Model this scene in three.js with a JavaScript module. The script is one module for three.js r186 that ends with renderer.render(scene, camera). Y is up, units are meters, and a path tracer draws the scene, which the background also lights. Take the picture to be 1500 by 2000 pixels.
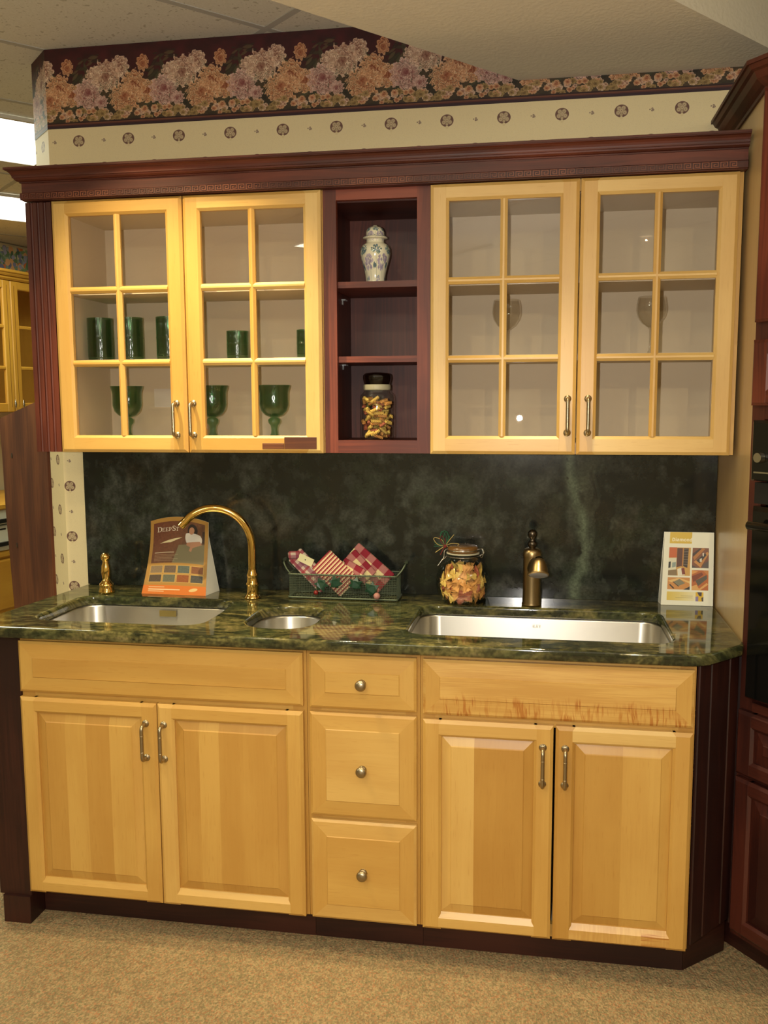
import * as THREE from 'three';
import { mergeGeometries, toCreasedNormals } from 'three/addons/utils/BufferGeometryUtils.js';
import { RoundedBoxGeometry } from 'three/addons/geometries/RoundedBoxGeometry.js';
import { FontLoader } from 'three/addons/loaders/FontLoader.js';
import { TextGeometry } from 'three/addons/geometries/TextGeometry.js';
import { RectAreaLightUniformsLib } from 'three/addons/lights/RectAreaLightUniformsLib.js';
RectAreaLightUniformsLib.init();

// ---------------------------------------------------------------- camera, exposure, lights
const scene = new THREE.Scene();
scene.background = new THREE.Color(0x000000);
const camera = new THREE.PerspectiveCamera(57.79, 1500 / 2000, 0.05, 60);
camera.position.set(1.4909, 1.5527, 3.0193);
camera.rotation.set(-0.1201, 0.1713, -0.0045, 'YXZ');
const renderer = new THREE.WebGLRenderer();
renderer.toneMapping = THREE.LinearToneMapping;
renderer.toneMappingExposure = 1.0;
renderer.shadowMap.enabled = true;

const WARM = new THREE.Color().setRGB(1.0, 0.80, 0.45);
const FLUO = new THREE.Color().setRGB(0.96, 1.0, 0.76);
function spot(name, pos, target, intensity, angle, penumbra, color, soft) {
  const l = new THREE.SpotLight(color, intensity, 0, angle, penumbra, 2);
  l.name = name; l.position.set(...pos); l.target.position.set(...target);
  l.castShadow = true; l.shadow.radius = soft; l.shadow.mapSize.set(2048, 2048);
  scene.add(l, l.target);
  return l;
}
function area(name, pos, w, h, turn, intensity, color) {   // faces straight down, turned about the vertical
  const l = new THREE.RectAreaLight(color, intensity, w, h);
  l.name = name; l.position.set(...pos);
  l.rotation.set(-Math.PI / 2, turn, 0, 'YXZ');
  scene.add(l);
  return l;
}
// the photographer's flash, beside the lens
const flash = new THREE.PointLight(new THREE.Color().setRGB(1, 0.95, 0.88), 8.5);
flash.name = 'camera_flash_light'; flash.position.set(1.40, 1.57, 3.0); flash.castShadow = true; flash.shadow.radius = 0.7;
scene.add(flash);
// recessed halogen downlights: [x, ceiling y, z, aim, intensity, cone, blend]
const DOWN = [
  [0.1, 2.718, 1.0, [0.48, 1.35, 0.3], 10, 0.52, 0.8],
  [1.46, 2.525, 0.71, [1.46, 0, 0.85], 6.0, 0.62, 0.7],
  [0.95, 2.718, 2.35, [0.95, 0.6, 0.7], 2.5, 0.8, 0.8],
  [0.55, 2.718, 0.62, [0.62, 0, 0.74], 9.0, 0.62, 0.7],
  [2.19, 2.718, 4.70, [2.0, 0.8, 3.2], 9.0, 1.0, 0.8],
];
DOWN.forEach(([x, y, z, aim, I, a, b], i) => spot('downlight_beam_' + i, [x, y - 0.03, z], aim, I, a, b, WARM, i === 4 ? 0.15 : 1.2));
// fluorescent troffers, the last three unseen and added for general light: [x, z, turn, width, length, intensity]
const TROFFER = [
  [-1.14, -0.68, -0.734, 0.74, 1.22, 11.0],
  [-1.78, -2.21, -0.734, 0.74, 1.22, 9.0],
  [0.2, 4.3, -0.734, 0.6, 1.2, 22.0],
  [3.35, 1.9, -0.734, 0.6, 1.2, 3.0],
  [-2.3, 1.9, -0.734, 0.6, 1.2, 12.0],
];
for (const [x, z, turn, w, l, I] of TROFFER) area('troffer_light', [x, 2.700, z], w - 0.06, l - 0.06, turn, I, FLUO);

// ---------------------------------------------------------------- random, noise, textures
function rng(seed) { let a = seed >>> 0; return () => { a = (a + 0x6d2b79f5) | 0; let t = Math.imul(a ^ (a >>> 15), 1 | a); t = (t + Math.imul(t ^ (t >>> 7), 61 | t)) ^ t; return ((t ^ (t >>> 14)) >>> 0) / 4294967296; }; }
const PERM = (() => { const r = rng(7), t = new Float32Array(65536); for (let i = 0; i < 65536; i++) t[i] = r(); return t; })();
const hash = (x, y) => PERM[((x & 255) + ((y & 255) << 8)) & 65535];
function vnoise(x, y, px = 256, py = 256) {
  let xi = Math.floor(x), yi = Math.floor(y); const fx = x - xi, fy = y - yi;
  const sx = fx * fx * (3 - 2 * fx), sy = fy * fy * (3 - 2 * fy);
  const w = (v, p) => ((v % p) + p) % p, x0 = w(xi, px), x1 = w(xi + 1, px), y0 = w(yi, py), y1 = w(yi + 1, py);
  const a = hash(x0, y0), b = hash(x1, y0), c = hash(x0, y1), d = hash(x1, y1);
  return a + (b - a) * sx + (c - a) * sy + (a - b - c + d) * sx * sy;
}
function fbm(u, v, fx, fy, oct) {   // u, v in 0..1, whole numbers fx, fy: tiles
  let s = 0, a = 0.5, n = 0;
  for (let o = 0; o < oct; o++) { s += a * vnoise(u * fx + 17 * o, v * fy + 31 * o, fx, fy); n += a; a *= 0.5; fx *= 2; fy *= 2; }
  return s / n;
}
const clamp = (x, a = 0, b = 1) => Math.min(b, Math.max(a, x)), mix = (a, b, t) => a + (b - a) * t, smooth = (a, b, x) => { const t = clamp((x - a) / (b - a)); return t * t * (3 - 2 * t); };
const mix3 = (a, b, t) => [mix(a[0], b[0], t), mix(a[1], b[1], t), mix(a[2], b[2], t)];
function dataTex(w, h, fn, srgb = true) {
  const d = new Uint8Array(w * h * 4);
  for (let j = 0; j < h; j++) for (let i = 0; i < w; i++) {
    const c = fn((i + 0.5) / w, (j + 0.5) / h), o = (j * w + i) * 4;
    if (c.length) { d[o] = clamp(c[0]) * 255; d[o + 1] = clamp(c[1]) * 255; d[o + 2] = clamp(c[2]) * 255; } else d[o] = d[o + 1] = d[o + 2] = clamp(c) * 255;
    d[o + 3] = 255;
  }
  const t = new THREE.DataTexture(d, w, h);
  t.magFilter = THREE.LinearFilter; t.minFilter = THREE.LinearFilter; t.wrapS = t.wrapT = THREE.RepeatWrapping;
  if (srgb) t.colorSpace = THREE.SRGBColorSpace;
  t.needsUpdate = true;
  return t;
}
function canvasTex(w, h, draw, repeat = false) {
  const c = document.createElement('canvas'); c.width = w; c.height = h;
  draw(c.getContext('2d'), w, h);
  const t = new THREE.CanvasTexture(c);
  t.colorSpace = THREE.SRGBColorSpace; t.magFilter = THREE.LinearFilter;
  t.wrapS = t.wrapT = repeat ? THREE.RepeatWrapping : THREE.ClampToEdgeWrapping;
  return t;
}
const scaled = (t, x, y) => { const c = t.clone(); c.repeat.set(x, y); c.needsUpdate = true; return c; };

// maple: fine grain along v, broad figure, small flecks
const mapleTex = dataTex(1024, 1024, (u, v) => {
  const wob = (fbm(u, v, 4, 3, 3) - 0.5) * 0.05;
  const broad = fbm(u + wob, v, 7, 2, 4), fine = fbm(u + wob, v, 120, 6, 3), fleck = fbm(u, v, 200, 28, 2), cloud = fbm(u, v, 5, 6, 4);
  let t = 0.55 * broad + 0.12 * fine + 0.33 * cloud;
  let c = mix3([0.985, 0.96, 0.91], [0.93, 0.875, 0.79], smooth(0.3, 0.72, t));
  if (fleck > 0.70) c = mix3(c, [0.86, 0.77, 0.64], (fleck - 0.70) * 1.6);
  return c;
});
// the tiger-striped curly figure at the foot of some boards
const curlyTex = dataTex(2048, 512, (u, v) => {
  const wob = fbm(u, v, 40, 4, 3) * 0.012, a = fbm(u + v * 0.01 + wob, v, 190, 3, 3), m = smooth(0.40, 0.62, fbm(u, v, 22, 3, 3)), edge = 0.30 + 0.22 * fbm(u, v, 60, 1, 3);
  const s = smooth(0.50, 0.68, a) * (0.3 + 0.7 * m) * smooth(edge, edge - 0.12, v), fine = fbm(u, v, 9, 90, 3), broad = fbm(u, v, 4, 7, 4);
  return mix3(mix3([0.985, 0.955, 0.90], [0.91, 0.84, 0.73], smooth(0.3, 0.7, 0.6 * broad + 0.4 * fine)), [0.80, 0.61, 0.43], s * 0.85);
});
const cherryTex = dataTex(512, 1024, (u, v) => {
  const wob = (fbm(u, v, 3, 3, 3) - 0.5) * 0.08;
  const broad = fbm(u + wob, v, 5, 2, 4), fine = fbm(u + wob, v, 90, 5, 3), blot = fbm(u, v, 4, 5, 4);
  const t = 0.4 * broad + 0.25 * fine + 0.35 * blot;
  return mix3([1.0, 0.94, 0.90], [0.62, 0.50, 0.46], smooth(0.3, 0.7, t));
});
// granite, backsplash slab: cloudy blackish green with a pale upright vein
const splashTex = dataTex(2048, 512, (u, v) => {
  const x = u * 2.1 - 0.085, y = v * 0.48 + 0.914;
  const wx = (fbm(u, v, 24, 6, 3) - 0.5) * 0.02, wy = (fbm(v, u, 6, 24, 3) - 0.5) * 0.05;
  const big = fbm(u + wx, v + wy, 18, 4, 6), mid = fbm(u + wx, v + wy, 70, 16, 4), fine = fbm(u, v, 420, 100, 2), streak = fbm(u + wx, v, 90, 5, 4);
  let t = 0.45 * big + 0.35 * mid + 0.2 * streak;
  let c = mix3([0.10, 0.11, 0.10], [0.26, 0.275, 0.25], smooth(0.38, 0.72, t));
  c = mix3(c, [0.15, 0.19, 0.13], 0.35 * smooth(0.5, 0.75, fbm(u, v, 30, 9, 3)));
  c = mix3(c, [0.24, 0.18, 0.12], 0.25 * smooth(0.55, 0.8, fbm(u + 0.3, v, 18, 5, 3)));
  const vx = 1.566 + 0.055 * smooth(1.34, 1.10, y) - 0.03 * smooth(1.10, 0.93, y) + (fbm(u, v, 8, 10, 3) - 0.5) * 0.03;
  const vein = Math.exp(-Math.pow((x - vx) / 0.020, 2)) * smooth(0.28, 0.5, mid + 0.15);
  const halo = Math.exp(-Math.pow((x - vx - 0.05) / 0.07, 2)) * smooth(0.42, 0.66, streak);
  c = mix3(c, [0.36, 0.40, 0.33], clamp(vein * 0.8 + halo * 0.3));
  const g = 0.8 + 0.4 * fine;
  return [c[0] * g, c[1] * g, c[2] * g];
});
// granite, worktop: olive and black flowing along the run
const counterTex = dataTex(2048, 1024, (u, v) => {
  const wx = (fbm(u, v, 20, 10, 4) - 0.5) * 0.03, wy = (fbm(u + 0.5, v, 16, 10, 4) - 0.5) * 0.05, w = v + wy - u * 0.0;
  const flow = fbm(u + wx + w * 0.25, w, 24, 44, 5), mid = fbm(u + wx + w * 0.25, w, 90, 120, 4), fine = fbm(u, v, 330, 160, 2);
  const t = 0.55 * flow + 0.45 * mid;
  let c = mix3([0.15, 0.16, 0.10], [0.36, 0.34, 0.20], smooth(0.36, 0.62, t));
  c = mix3(c, [0.44, 0.40, 0.26], smooth(0.58, 0.76, t));
  c = mix3(c, [0.20, 0.24, 0.15], 0.4 * smooth(0.5, 0.7, fbm(u + 0.2, v, 12, 8, 4)));
  const g = 0.70 + 0.60 * fine;
  return [c[0] * g, c[1] * g, c[2] * g];
});
const carpetTex = dataTex(1024, 1024, (u, v) => {
  const n = fbm(u, v, 250, 140, 2), m = fbm(u, v, 60, 60, 3), b = fbm(u, v, 6, 6, 4), k = fbm(u + 0.4, v, 240, 240, 1);
  let c = mix3([0.47, 0.40, 0.28], [0.63, 0.54, 0.39], smooth(0.25, 0.75, 0.6 * n + 0.25 * m + 0.15 * b));
  if (k > 0.74) c = mix3(c, [0.62, 0.42, 0.28], 0.6); else if (k < 0.22) c = mix3(c, [0.42, 0.42, 0.28], 0.6);
  return c;
});
const carpetBump = dataTex(1024, 1024, (u, v) => 0.6 * fbm(u, v, 250, 150, 2) + 0.4 * fbm(u, v, 70, 70, 3), false);
const tileTex = dataTex(512, 512, (u, v) => {
  const n = fbm(u, v, 120, 120, 2), k = fbm(u, v, 60, 60, 1);
  let c = mix3([0.86, 0.84, 0.77], [0.91, 0.89, 0.83], n);
  if (k > 0.88) c = [0.76, 0.73, 0.65];
  return c;
});
const plasterBump = dataTex(512, 512, (u, v) => fbm(u, v, 60, 60, 4), false);
const glassBump = dataTex(512, 512, (u, v) => 0.5 * fbm(u, v, 26, 26, 2) + 0.5 * Math.abs(Math.sin(u * Math.PI * 24)) * Math.abs(Math.sin(v * Math.PI * 18)), false);

// ---- printed wallpaper: round posies and little sprigs, one repeat 17.7 x 17.9 cm
const wallpaperTex = canvasTex(512, 512, (g, W, H) => {
  g.fillStyle = '#ead9aa'; g.fillRect(0, 0, W, H);
  const r = rng(11);
  for (let i = 0; i < 5200; i++) { const k = r(); g.fillStyle = k < 0.5 ? 'rgba(190,172,134,0.25)' : 'rgba(236,226,200,0.28)'; g.fillRect(r() * W, r() * H, 2 + r() * 3, 1 + r() * 2); }
  const posy = (x, y) => {
    g.save(); g.translate(x, y);
    g.fillStyle = '#6d4c43'; g.beginPath(); g.ellipse(0, 0, 60, 53, 0, 0, 7); g.fill();
    g.fillStyle = '#e2d0a0'; g.beginPath(); g.ellipse(0, 58, 14, 14, 0, 0, 7); g.fill();
    for (const [a, b, s] of [[-20, -22, 17], [18, -24, 17], [0, -2, 19], [-28, 14, 17], [28, 14, 17], [0, 32, 11]]) {
      g.fillStyle = '#ab9674'; g.beginPath(); g.arc(a, b, s * 1.15, 0, 7); g.fill();
      g.fillStyle = '#c7b390'; for (let k = 0; k < 5; k++) { g.beginPath(); g.arc(a + Math.cos(k * 1.26) * s * 0.5, b + Math.sin(k * 1.26) * s * 0.5, s * 0.38, 0, 7); g.fill(); }
      g.fillStyle = '#7d5b4a'; g.beginPath(); g.arc(a, b, s * 0.22, 0, 7); g.fill();
    }
    g.restore();
  };
  const sprig = (x, y) => {
    g.save(); g.translate(x, y);
    g.fillStyle = '#8d7768'; for (const [a, b, s] of [[6, -6, 9], [14, 6, 9], [4, 10, 8], [-14, 0, 6]]) { g.beginPath(); g.arc(a, b, s, 0, 7); g.fill(); }
    g.fillStyle = '#b8a58a'; for (const [a, b, s] of [[7, -4, 4], [12, 7, 4]]) { g.beginPath(); g.arc(a, b, s, 0, 7); g.fill(); }
    g.restore();
  };
  for (const [x, y] of [[0, 0], [W, 0], [0, H], [W, H], [W / 2, H / 2]]) posy(x, y);
  for (const [x, y] of [[W / 2, 0], [W / 2, H], [0, H / 2], [W, H / 2]]) sprig(x, y);
}, true);

// ---- printed border of peonies and rosebuds on burgundy, one repeat 26.7 x 25.8 cm, painted flower over flower into one sheet
const borderTex = (() => {
  const BW = 1024, BH = 988, px = new Float32Array(BW * BH * 3), hex = (h) => [parseInt(h.slice(1, 3), 16) / 255, parseInt(h.slice(3, 5), 16) / 255, parseInt(h.slice(5, 7), 16) / 255];
  const put = (x, y, c, a) => { const X = ((x % BW) + BW) % BW; if (y < 0 || y >= BH) return; const o = (y * BW + X) * 3; for (let k = 0; k < 3; k++) px[o + k] = mix(px[o + k], c[k], a); };
  for (let y = 0; y < BH; y++) for (let x = 0; x < BW; x++) {
    const u = x / BW, v = y / BH, n = fbm(u, v, 8, 8, 5), low = smooth(0.34, 0.58, v + (fbm(u, v, 6, 5, 4) - 0.5) * 0.35);
    put(x, y, mix3(mix3([0.17, 0.05, 0.06], [0.32, 0.09, 0.11], n), mix3([0.14, 0.12, 0.08], [0.36, 0.28, 0.18], fbm(u + 0.3, v, 14, 14, 4)), low), 1);
  }
  const leaf = (cx, cy, s, a, c) => { const C = Math.cos(a), S = Math.sin(a), R = Math.ceil(s); for (let y = -R; y <= R; y++) for (let x = -R; x <= R; x++) { const p = (x * C + y * S) / s, q = (-x * S + y * C) / s; if (Math.abs(p) > 1) continue; const w = 0.34 * (1 - p * p); if (Math.abs(q) < w) put(Math.round(cx + x), Math.round(cy + y), mix3(c, [0.62, 0.56, 0.42], 0.22 * (1 - Math.abs(q) / w) * vnoise(x * 0.3, y * 0.3)), 0.8 * smooth(1, 0.8, Math.abs(q) / w)); } };
  const r = rng(5);
  for (let i = 0; i < 70; i++) leaf(r() * BW, BH * (0.28 + 0.55 * r()), 45 + 60 * r(), r() * 6.3, [[0.17, 0.17, 0.10], [0.25, 0.25, 0.16], [0.13, 0.11, 0.07], [0.34, 0.30, 0.20]][Math.floor(r() * 4)]);
  for (let i = 0; i < 16; i++) leaf(90 + r() * 330, BH * (0.10 + 0.22 * r()), 35 + 45 * r(), -0.9 + r(), [[0.20, 0.18, 0.11], [0.34, 0.28, 0.18], [0.16, 0.11, 0.08]][Math.floor(r() * 3)]);
  const flower = (fx, fy, fr, [deep, mid, light], seed, squash = 0.9, rings = 5) => {
    const cx = fx * BW, cy = fy * BH, R = fr * BW, D = hex(deep), Mi = hex(mid), L = hex(light), q = rng(seed), off = Array.from({ length: rings }, () => q() * 6.28), cnt = Array.from({ length: rings }, (_, k) => 3 + Math.round(k * 1.7 + q())), tint = q() * 10, ox = (q() - 0.5) * 0.3, oy = (q() - 0.5) * 0.3, E = Math.ceil(R * 1.3);
    for (let y = -E; y <= E; y++) for (let x = -E; x <= E; x++) {
      const nx = (vnoise(x * 0.045 + seed, y * 0.045) - 0.5) * R * 0.22, ny = (vnoise(x * 0.045, y * 0.045 + seed) - 0.5) * R * 0.22, X = x + nx, Y = (y + ny) / squash;
      let prev = 0;
      for (let k = 0; k < rings; k++) {
        const g = 1 - k / rings, dx = X - ox * R * g, dy = Y - oy * R * g, d = Math.hypot(dx, dy), th = Math.atan2(dy, dx) + off[k], c = (th / 6.2832 + 4) * cnt[k], i = Math.floor(c), a = (c - i) * 2 - 1;
        const bound = R * Math.pow((k + 1) / rings, 0.85) * (0.80 + 0.24 * (1 - a * a) + 0.07 * (vnoise(th * 9 + k * 7, seed) - 0.5));
        if (d < bound) {
          const t = clamp((d - prev * 0.8) / (bound - prev * 0.8 + 1e-6)), h = hash(i + seed, k * 13 + 5);
          let col = mix3(D, Mi, smooth(0, 0.55, t + (h - 0.5) * 0.3)); col = mix3(col, L, smooth(0.45, 0.95, t) * (0.55 + 0.45 * h));
          col = mix3(col, D, 0.4 * smooth(0.75, 1, Math.abs(a)) * (1 - t * 0.5)); if (k === 0) col = mix3(col, D, 0.55);
          const br = 0.86 + 0.28 * vnoise(th * 22 + k, d * 0.10 + tint);
          put(Math.round(cx + x), Math.round(cy + y), [col[0] * br, col[1] * br, col[2] * br], 0.95 * smooth(1, 0.93, d / bound) + 0.0);
          break;
        }
        prev = bound;
      }
    }
  };
  const cream = ['#7a4a3a', '#bd967c', '#f0dcc0'], pink = ['#7c3c3c', '#b68a7c', '#eacdbd'], peach = ['#8a4428', '#c0885e', '#eccaa2'], gold = ['#5f4726', '#967a4a', '#bda36c'], bud = ['#8a4a30', '#c08458', '#dcb48c'];
  flower(0.70, 0.27, 0.13, cream, 61, 1.1); flower(0.36, 0.36, 0.12, cream, 62); flower(0.06, 0.60, 0.16, peach, 63);
  flower(0.27, 0.60, 0.20, pink, 64, 0.95, 6); flower(0.52, 0.37, 0.22, cream, 65, 0.88, 6); flower(0.89, 0.50, 0.17, peach, 66, 1.1); flower(0.76, 0.66, 0.22, peach, 67, 0.85, 6); flower(0.45, 0.70, 0.09, pink, 68);
  for (let i = 0; i < 60; i++) flower(r(), 0.79 + 0.13 * r(), 0.025 + 0.03 * r(), r() < 0.55 ? gold : r() < 0.5 ? cream : peach, 100 + i, 0.85, 3);
  flower(0.0, 0.24, 0.085, bud, 69, 1.2, 4);
  for (let y = 0; y < BH; y++) for (let x = 0; x < BW; x++) { const v = y / BH; if (v > 0.925) put(x, y, v < 0.942 ? [0.17, 0.07, 0.08] : v < 0.955 ? [0.45, 0.27, 0.19] : v < 0.968 ? [0.33, 0.15, 0.14] : [0.19, 0.10, 0.15], 0.95); }
  return dataTex(BW, BH, (u, v) => { const o = ((BH - 1 - Math.floor(v * BH)) * BW + Math.floor(u * BW)) * 3; return [px[o], px[o + 1], px[o + 2]]; });
})();
// the fruit border of the next display
const fruitTex = canvasTex(1024, 512, (g, W, H) => {
  g.fillStyle = '#cfc9a0'; g.fillRect(0, 0, W, H);
  const r = rng(31);
  for (let i = 0; i < 240; i++) {
    const x = r() * W, y = H * (0.02 + 0.75 * r()), s = 24 + 40 * r(), k = r();
    g.fillStyle = k < 0.45 ? ['#6d8a66', '#54745a', '#8aa470', '#7d9a90'][Math.floor(r() * 4)] : k < 0.7 ? ['#8c8ea8', '#777b98', '#a8a8be'][Math.floor(r() * 3)] : k < 0.85 ? ['#e09454', '#d87c44', '#e8b078'][Math.floor(r() * 3)] : '#97a58c';
    g.beginPath(); g.ellipse(x, y, s, s * (k < 0.45 ? 0.45 : 0.85), r() * 3, 0, 7); g.fill();
  }
}, true);

// ---------------------------------------------------------------- materials
const lin = (hex) => new THREE.Color(hex);
const std = (o) => new THREE.MeshStandardMaterial(o), phy = (o) => new THREE.MeshPhysicalMaterial(o);
const mapleMap = scaled(mapleTex, 2, 1);
const maple = (hex, map = mapleMap) => phy({ color: lin(hex), map, roughness: 0.42, clearcoat: 0.25, clearcoatRoughness: 0.3 });
const MAPLE = [maple('#d4b068'), maple('#cca55a'), maple('#bd934a'), maple('#dabb78'), maple('#c59c52')];
const mapleCurly = maple('#d2ac64', curlyTex);
const mapleBlotch = maple('#d4ae68', scaled(curlyTex, 3, 3));
const mapleInside = std({ color: lin('#c8b698'), roughness: 0.55 });
const mapleVeneer = phy({ color: lin('#cdb587'), map: scaled(mapleTex, 1.2, 0.6), roughness: 0.38, clearcoat: 0.3, clearcoatRoughness: 0.25 });
const cherryMap = scaled(cherryTex, 2.2, 0.9);
const cherry = (hex, rough = 0.5) => phy({ color: lin(hex), map: cherryMap, roughness: rough });
const CHERRY = [cherry('#84412a'), cherry('#683220'), cherry('#542819')];
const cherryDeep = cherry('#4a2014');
const cherryDark = cherry('#3a1a11'), cherryBoard = std({ color: lin('#84522c'), map: cherryMap, roughness: 0.75 });
const honey = std({ color: lin('#c99a3c'), map: mapleMap, roughness: 0.45 }), honeyGlaze = std({ color: lin('#6e4518'), roughness: 0.6 });
const pane = phy({ color: 0xffffff, transmission: 1, thickness: 0, roughness: 0.0, ior: 1.5 });
const clearGlass = phy({ color: lin('#f4f8f4'), transmission: 1, thickness: 0, roughness: 0.02, ior: 1.5 });
const wineGlass = phy({ color: lin('#f0eeea'), transmission: 1, thickness: 0, roughness: 0.02, ior: 1.6 });
const greenGlass = phy({ color: new THREE.Color().setRGB(0.40, 0.64, 0.44), transmission: 1, thickness: 0, roughness: 0.2, ior: 1.62, bumpMap: scaled(glassBump, 1, 1), bumpScale: 0.0009 });
const steel = phy({ color: new THREE.Color().setRGB(0.62, 0.60, 0.56), metalness: 1, roughness: 0.36, anisotropy: 0.75, anisotropyRotation: Math.PI / 2 });
const brass = std({ color: new THREE.Color().setRGB(0.95, 0.64, 0.20), metalness: 1, roughness: 0.09 });
const bronze = std({ color: new THREE.Color().setRGB(0.36, 0.26, 0.13), metalness: 1, roughness: 0.33 });
const bronzeDark = std({ color: new THREE.Color().setRGB(0.10, 0.08, 0.06), metalness: 1, roughness: 0.3 });
const pewter = std({ color: new THREE.Color().setRGB(0.40, 0.33, 0.22), metalness: 1, roughness: 0.34 });
const splashMat = phy({ map: splashTex, roughness: 0.12, ior: 1.55, clearcoat: 0.0 });
const counterMat = phy({ map: counterTex, roughness: 0.07, ior: 1.6 });
const carpetMat = std({ map: scaled(carpetTex, 1 / 0.9, 1 / 0.9), bumpMap: scaled(carpetBump, 1 / 0.9, 1 / 0.9), bumpScale: 0.006, roughness: 1 });
const tileMat = std({ map: scaled(tileTex, 2, 2), roughness: 0.95 });
const gridMat = std({ color: lin('#b9b6ac'), roughness: 0.7 });
const plaster = std({ color: lin('#e0d8c2'), bumpMap: scaled(plasterBump, 2, 2), bumpScale: 0.001, roughness: 0.9 });
const wallMat = std({ map: wallpaperTex, roughness: 0.62 });
const borderMat = std({ map: borderTex, roughness: 0.6 });
const roomWall = std({ color: lin('#cbbd97'), roughness: 0.9 });
const blackGloss = phy({ color: lin('#0b0b0a'), roughness: 0.08, ior: 1.55 });
const blackMatte = std({ color: lin('#141311'), roughness: 0.5 });
const whiteEnamel = std({ color: lin('#dedbc4'), roughness: 0.35 });
const plasticClear = phy({ color: lin('#e8eef0'), roughness: 0.1, transmission: 0.6, thickness: 0 });

// ---------------------------------------------------------------- geometry helpers
const V3 = (x, y, z) => new THREE.Vector3(x, y, z);
function fromTris(tris) {
  const p = new Float32Array(tris.length * 3);
  tris.forEach((v, i) => { p[i * 3] = v[0]; p[i * 3 + 1] = v[1]; p[i * 3 + 2] = v[2]; });
  const g = new THREE.BufferGeometry(); g.setAttribute('position', new THREE.BufferAttribute(p, 3)); g.computeVertexNormals();
  return g;
}
const quad = (o, a, b, c, d) => { o.push(a, b, c, a, c, d); };
let uvSeed = rng(77);
// uv in metres by the way each face points; grain 'y' upright, 'x' level, 'z' front to back; every piece gets its own place on the wood
function woodUV(g, grain = 'y') {
  if (g.index) g = g.toNonIndexed();
  const ox = Math.floor(uvSeed() * 97) / 97 * 3, oy = Math.floor(uvSeed() * 89) / 89 * 3;
  const p = g.attributes.position, uv = new Float32Array(p.count * 2), a = V3(), b = V3(), c = V3();
  for (let i = 0; i < p.count; i += 3) {
    a.fromBufferAttribute(p, i); b.fromBufferAttribute(p, i + 1); c.fromBufferAttribute(p, i + 2);
    const n = b.clone().sub(a).cross(c.clone().sub(a)), ax = Math.abs(n.x), ay = Math.abs(n.y), az = Math.abs(n.z);
    for (let k = 0; k < 3; k++) {
      const x = p.getX(i + k), y = p.getY(i + k), z = p.getZ(i + k); let u, v;
      if (az >= ax && az >= ay) [u, v] = [x, y]; else if (ax >= ay) [u, v] = [z, y]; else [u, v] = [x, z];
      if (grain === 'x') { if (az >= ax && az >= ay) [u, v] = [y, x]; else if (ax >= ay) [u, v] = [z, y]; else [u, v] = [z, x]; }
      uv[(i + k) * 2] = u + ox; uv[(i + k) * 2 + 1] = v + oy;
    }
  }
  g.setAttribute('uv', new THREE.BufferAttribute(uv, 2));
  return g;
}
// a block whose front (+z) edges are bevelled; e = widths of the bevels left, right, top, bottom; d = how far they fall back
function plaque(x0, x1, y0, y1, z0, z1, e = {}, d = 0.004) {
  const l = e.l || 0, r = e.r || 0, t = e.t || 0, b = e.b || 0, zc = z1 - d, o = [];
  const B = [[x0, y0, z0], [x1, y0, z0], [x1, y1, z0], [x0, y1, z0]], S = [[x0, y0, zc], [x1, y0, zc], [x1, y1, zc], [x0, y1, zc]];
  const F = [[x0 + l, y0 + b, z1], [x1 - r, y0 + b, z1], [x1 - r, y1 - t, z1], [x0 + l, y1 - t, z1]];
  quad(o, F[0], F[1], F[2], F[3]); quad(o, B[1], B[0], B[3], B[2]);
  for (let i = 0; i < 4; i++) { const j = (i + 1) % 4; quad(o, B[i], B[j], S[j], S[i]); quad(o, S[i], S[j], F[j], F[i]); }
  return fromTris(o);
}
const box = (x0, x1, y0, y1, z0, z1) => { const g = new THREE.BoxGeometry(x1 - x0, y1 - y0, z1 - z0); g.translate((x0 + x1) / 2, (y0 + y1) / 2, (z0 + z1) / 2); return g; };
// raised panel in upright staves, each its own piece; cuts must lie in the raised field
function raisedStaves(x0, x1, y0, y1, zb, ze, zf, bw, cuts) {
  const s = 0.0025, xs = [x0, x0 + bw, x0 + bw + s], xe = [x1 - bw - s, x1 - bw, x1], ys = [y0, y0 + bw, y0 + bw + s, y1 - bw - s, y1 - bw, y1];
  const zr = [ze, zf - 0.002, zf], ringY = [0, 1, 2, 2, 1, 0], edges = [x0, ...cuts, x1], out = [];
  for (let k = 0; k + 1 < edges.length; k++) {
    const cols = [];
    if (k === 0) xs.forEach((x, i) => cols.push([x, i])); else cols.push([edges[k], 2]);
    if (k + 2 === edges.length) xe.forEach((x, i) => cols.push([x, 2 - i])); else cols.push([edges[k + 1], 2]);
    const o = [], P = (i, j) => [cols[i][0], ys[j], zr[Math.min(cols[i][1], ringY[j])]];
    for (let i = 0; i + 1 < cols.length; i++) for (let j = 0; j < 5; j++) {
      const a = P(i, j), b = P(i + 1, j), c = P(i + 1, j + 1), d = P(i, j + 1), left = cols[i][1] < cols[i + 1][1] || (cols[i][1] === cols[i + 1][1] && k * 2 < edges.length - 1), low = j < 2;
      if (left === low) o.push(a, b, c, a, c, d); else o.push(a, b, d, b, c, d);
    }
    const X0 = cols[0][0], X1 = cols[cols.length - 1][0];
    quad(o, [X1, y0, zb], [X0, y0, zb], [X0, y1, zb], [X1, y1, zb]);
    out.push(fromTris(o));
  }
  return out;
}
const lathe = (pts, seg = 40) => new THREE.LatheGeometry(pts.map(([r, y]) => new THREE.Vector2(r, y)), seg);
function tube(points, r, seg = 40, rad = 10, closed = false, tension = 0.5) { return new THREE.TubeGeometry(new THREE.CatmullRomCurve3(points.map((p) => V3(...p)), closed, 'catmullrom', tension), seg, r, rad, closed); }
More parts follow.
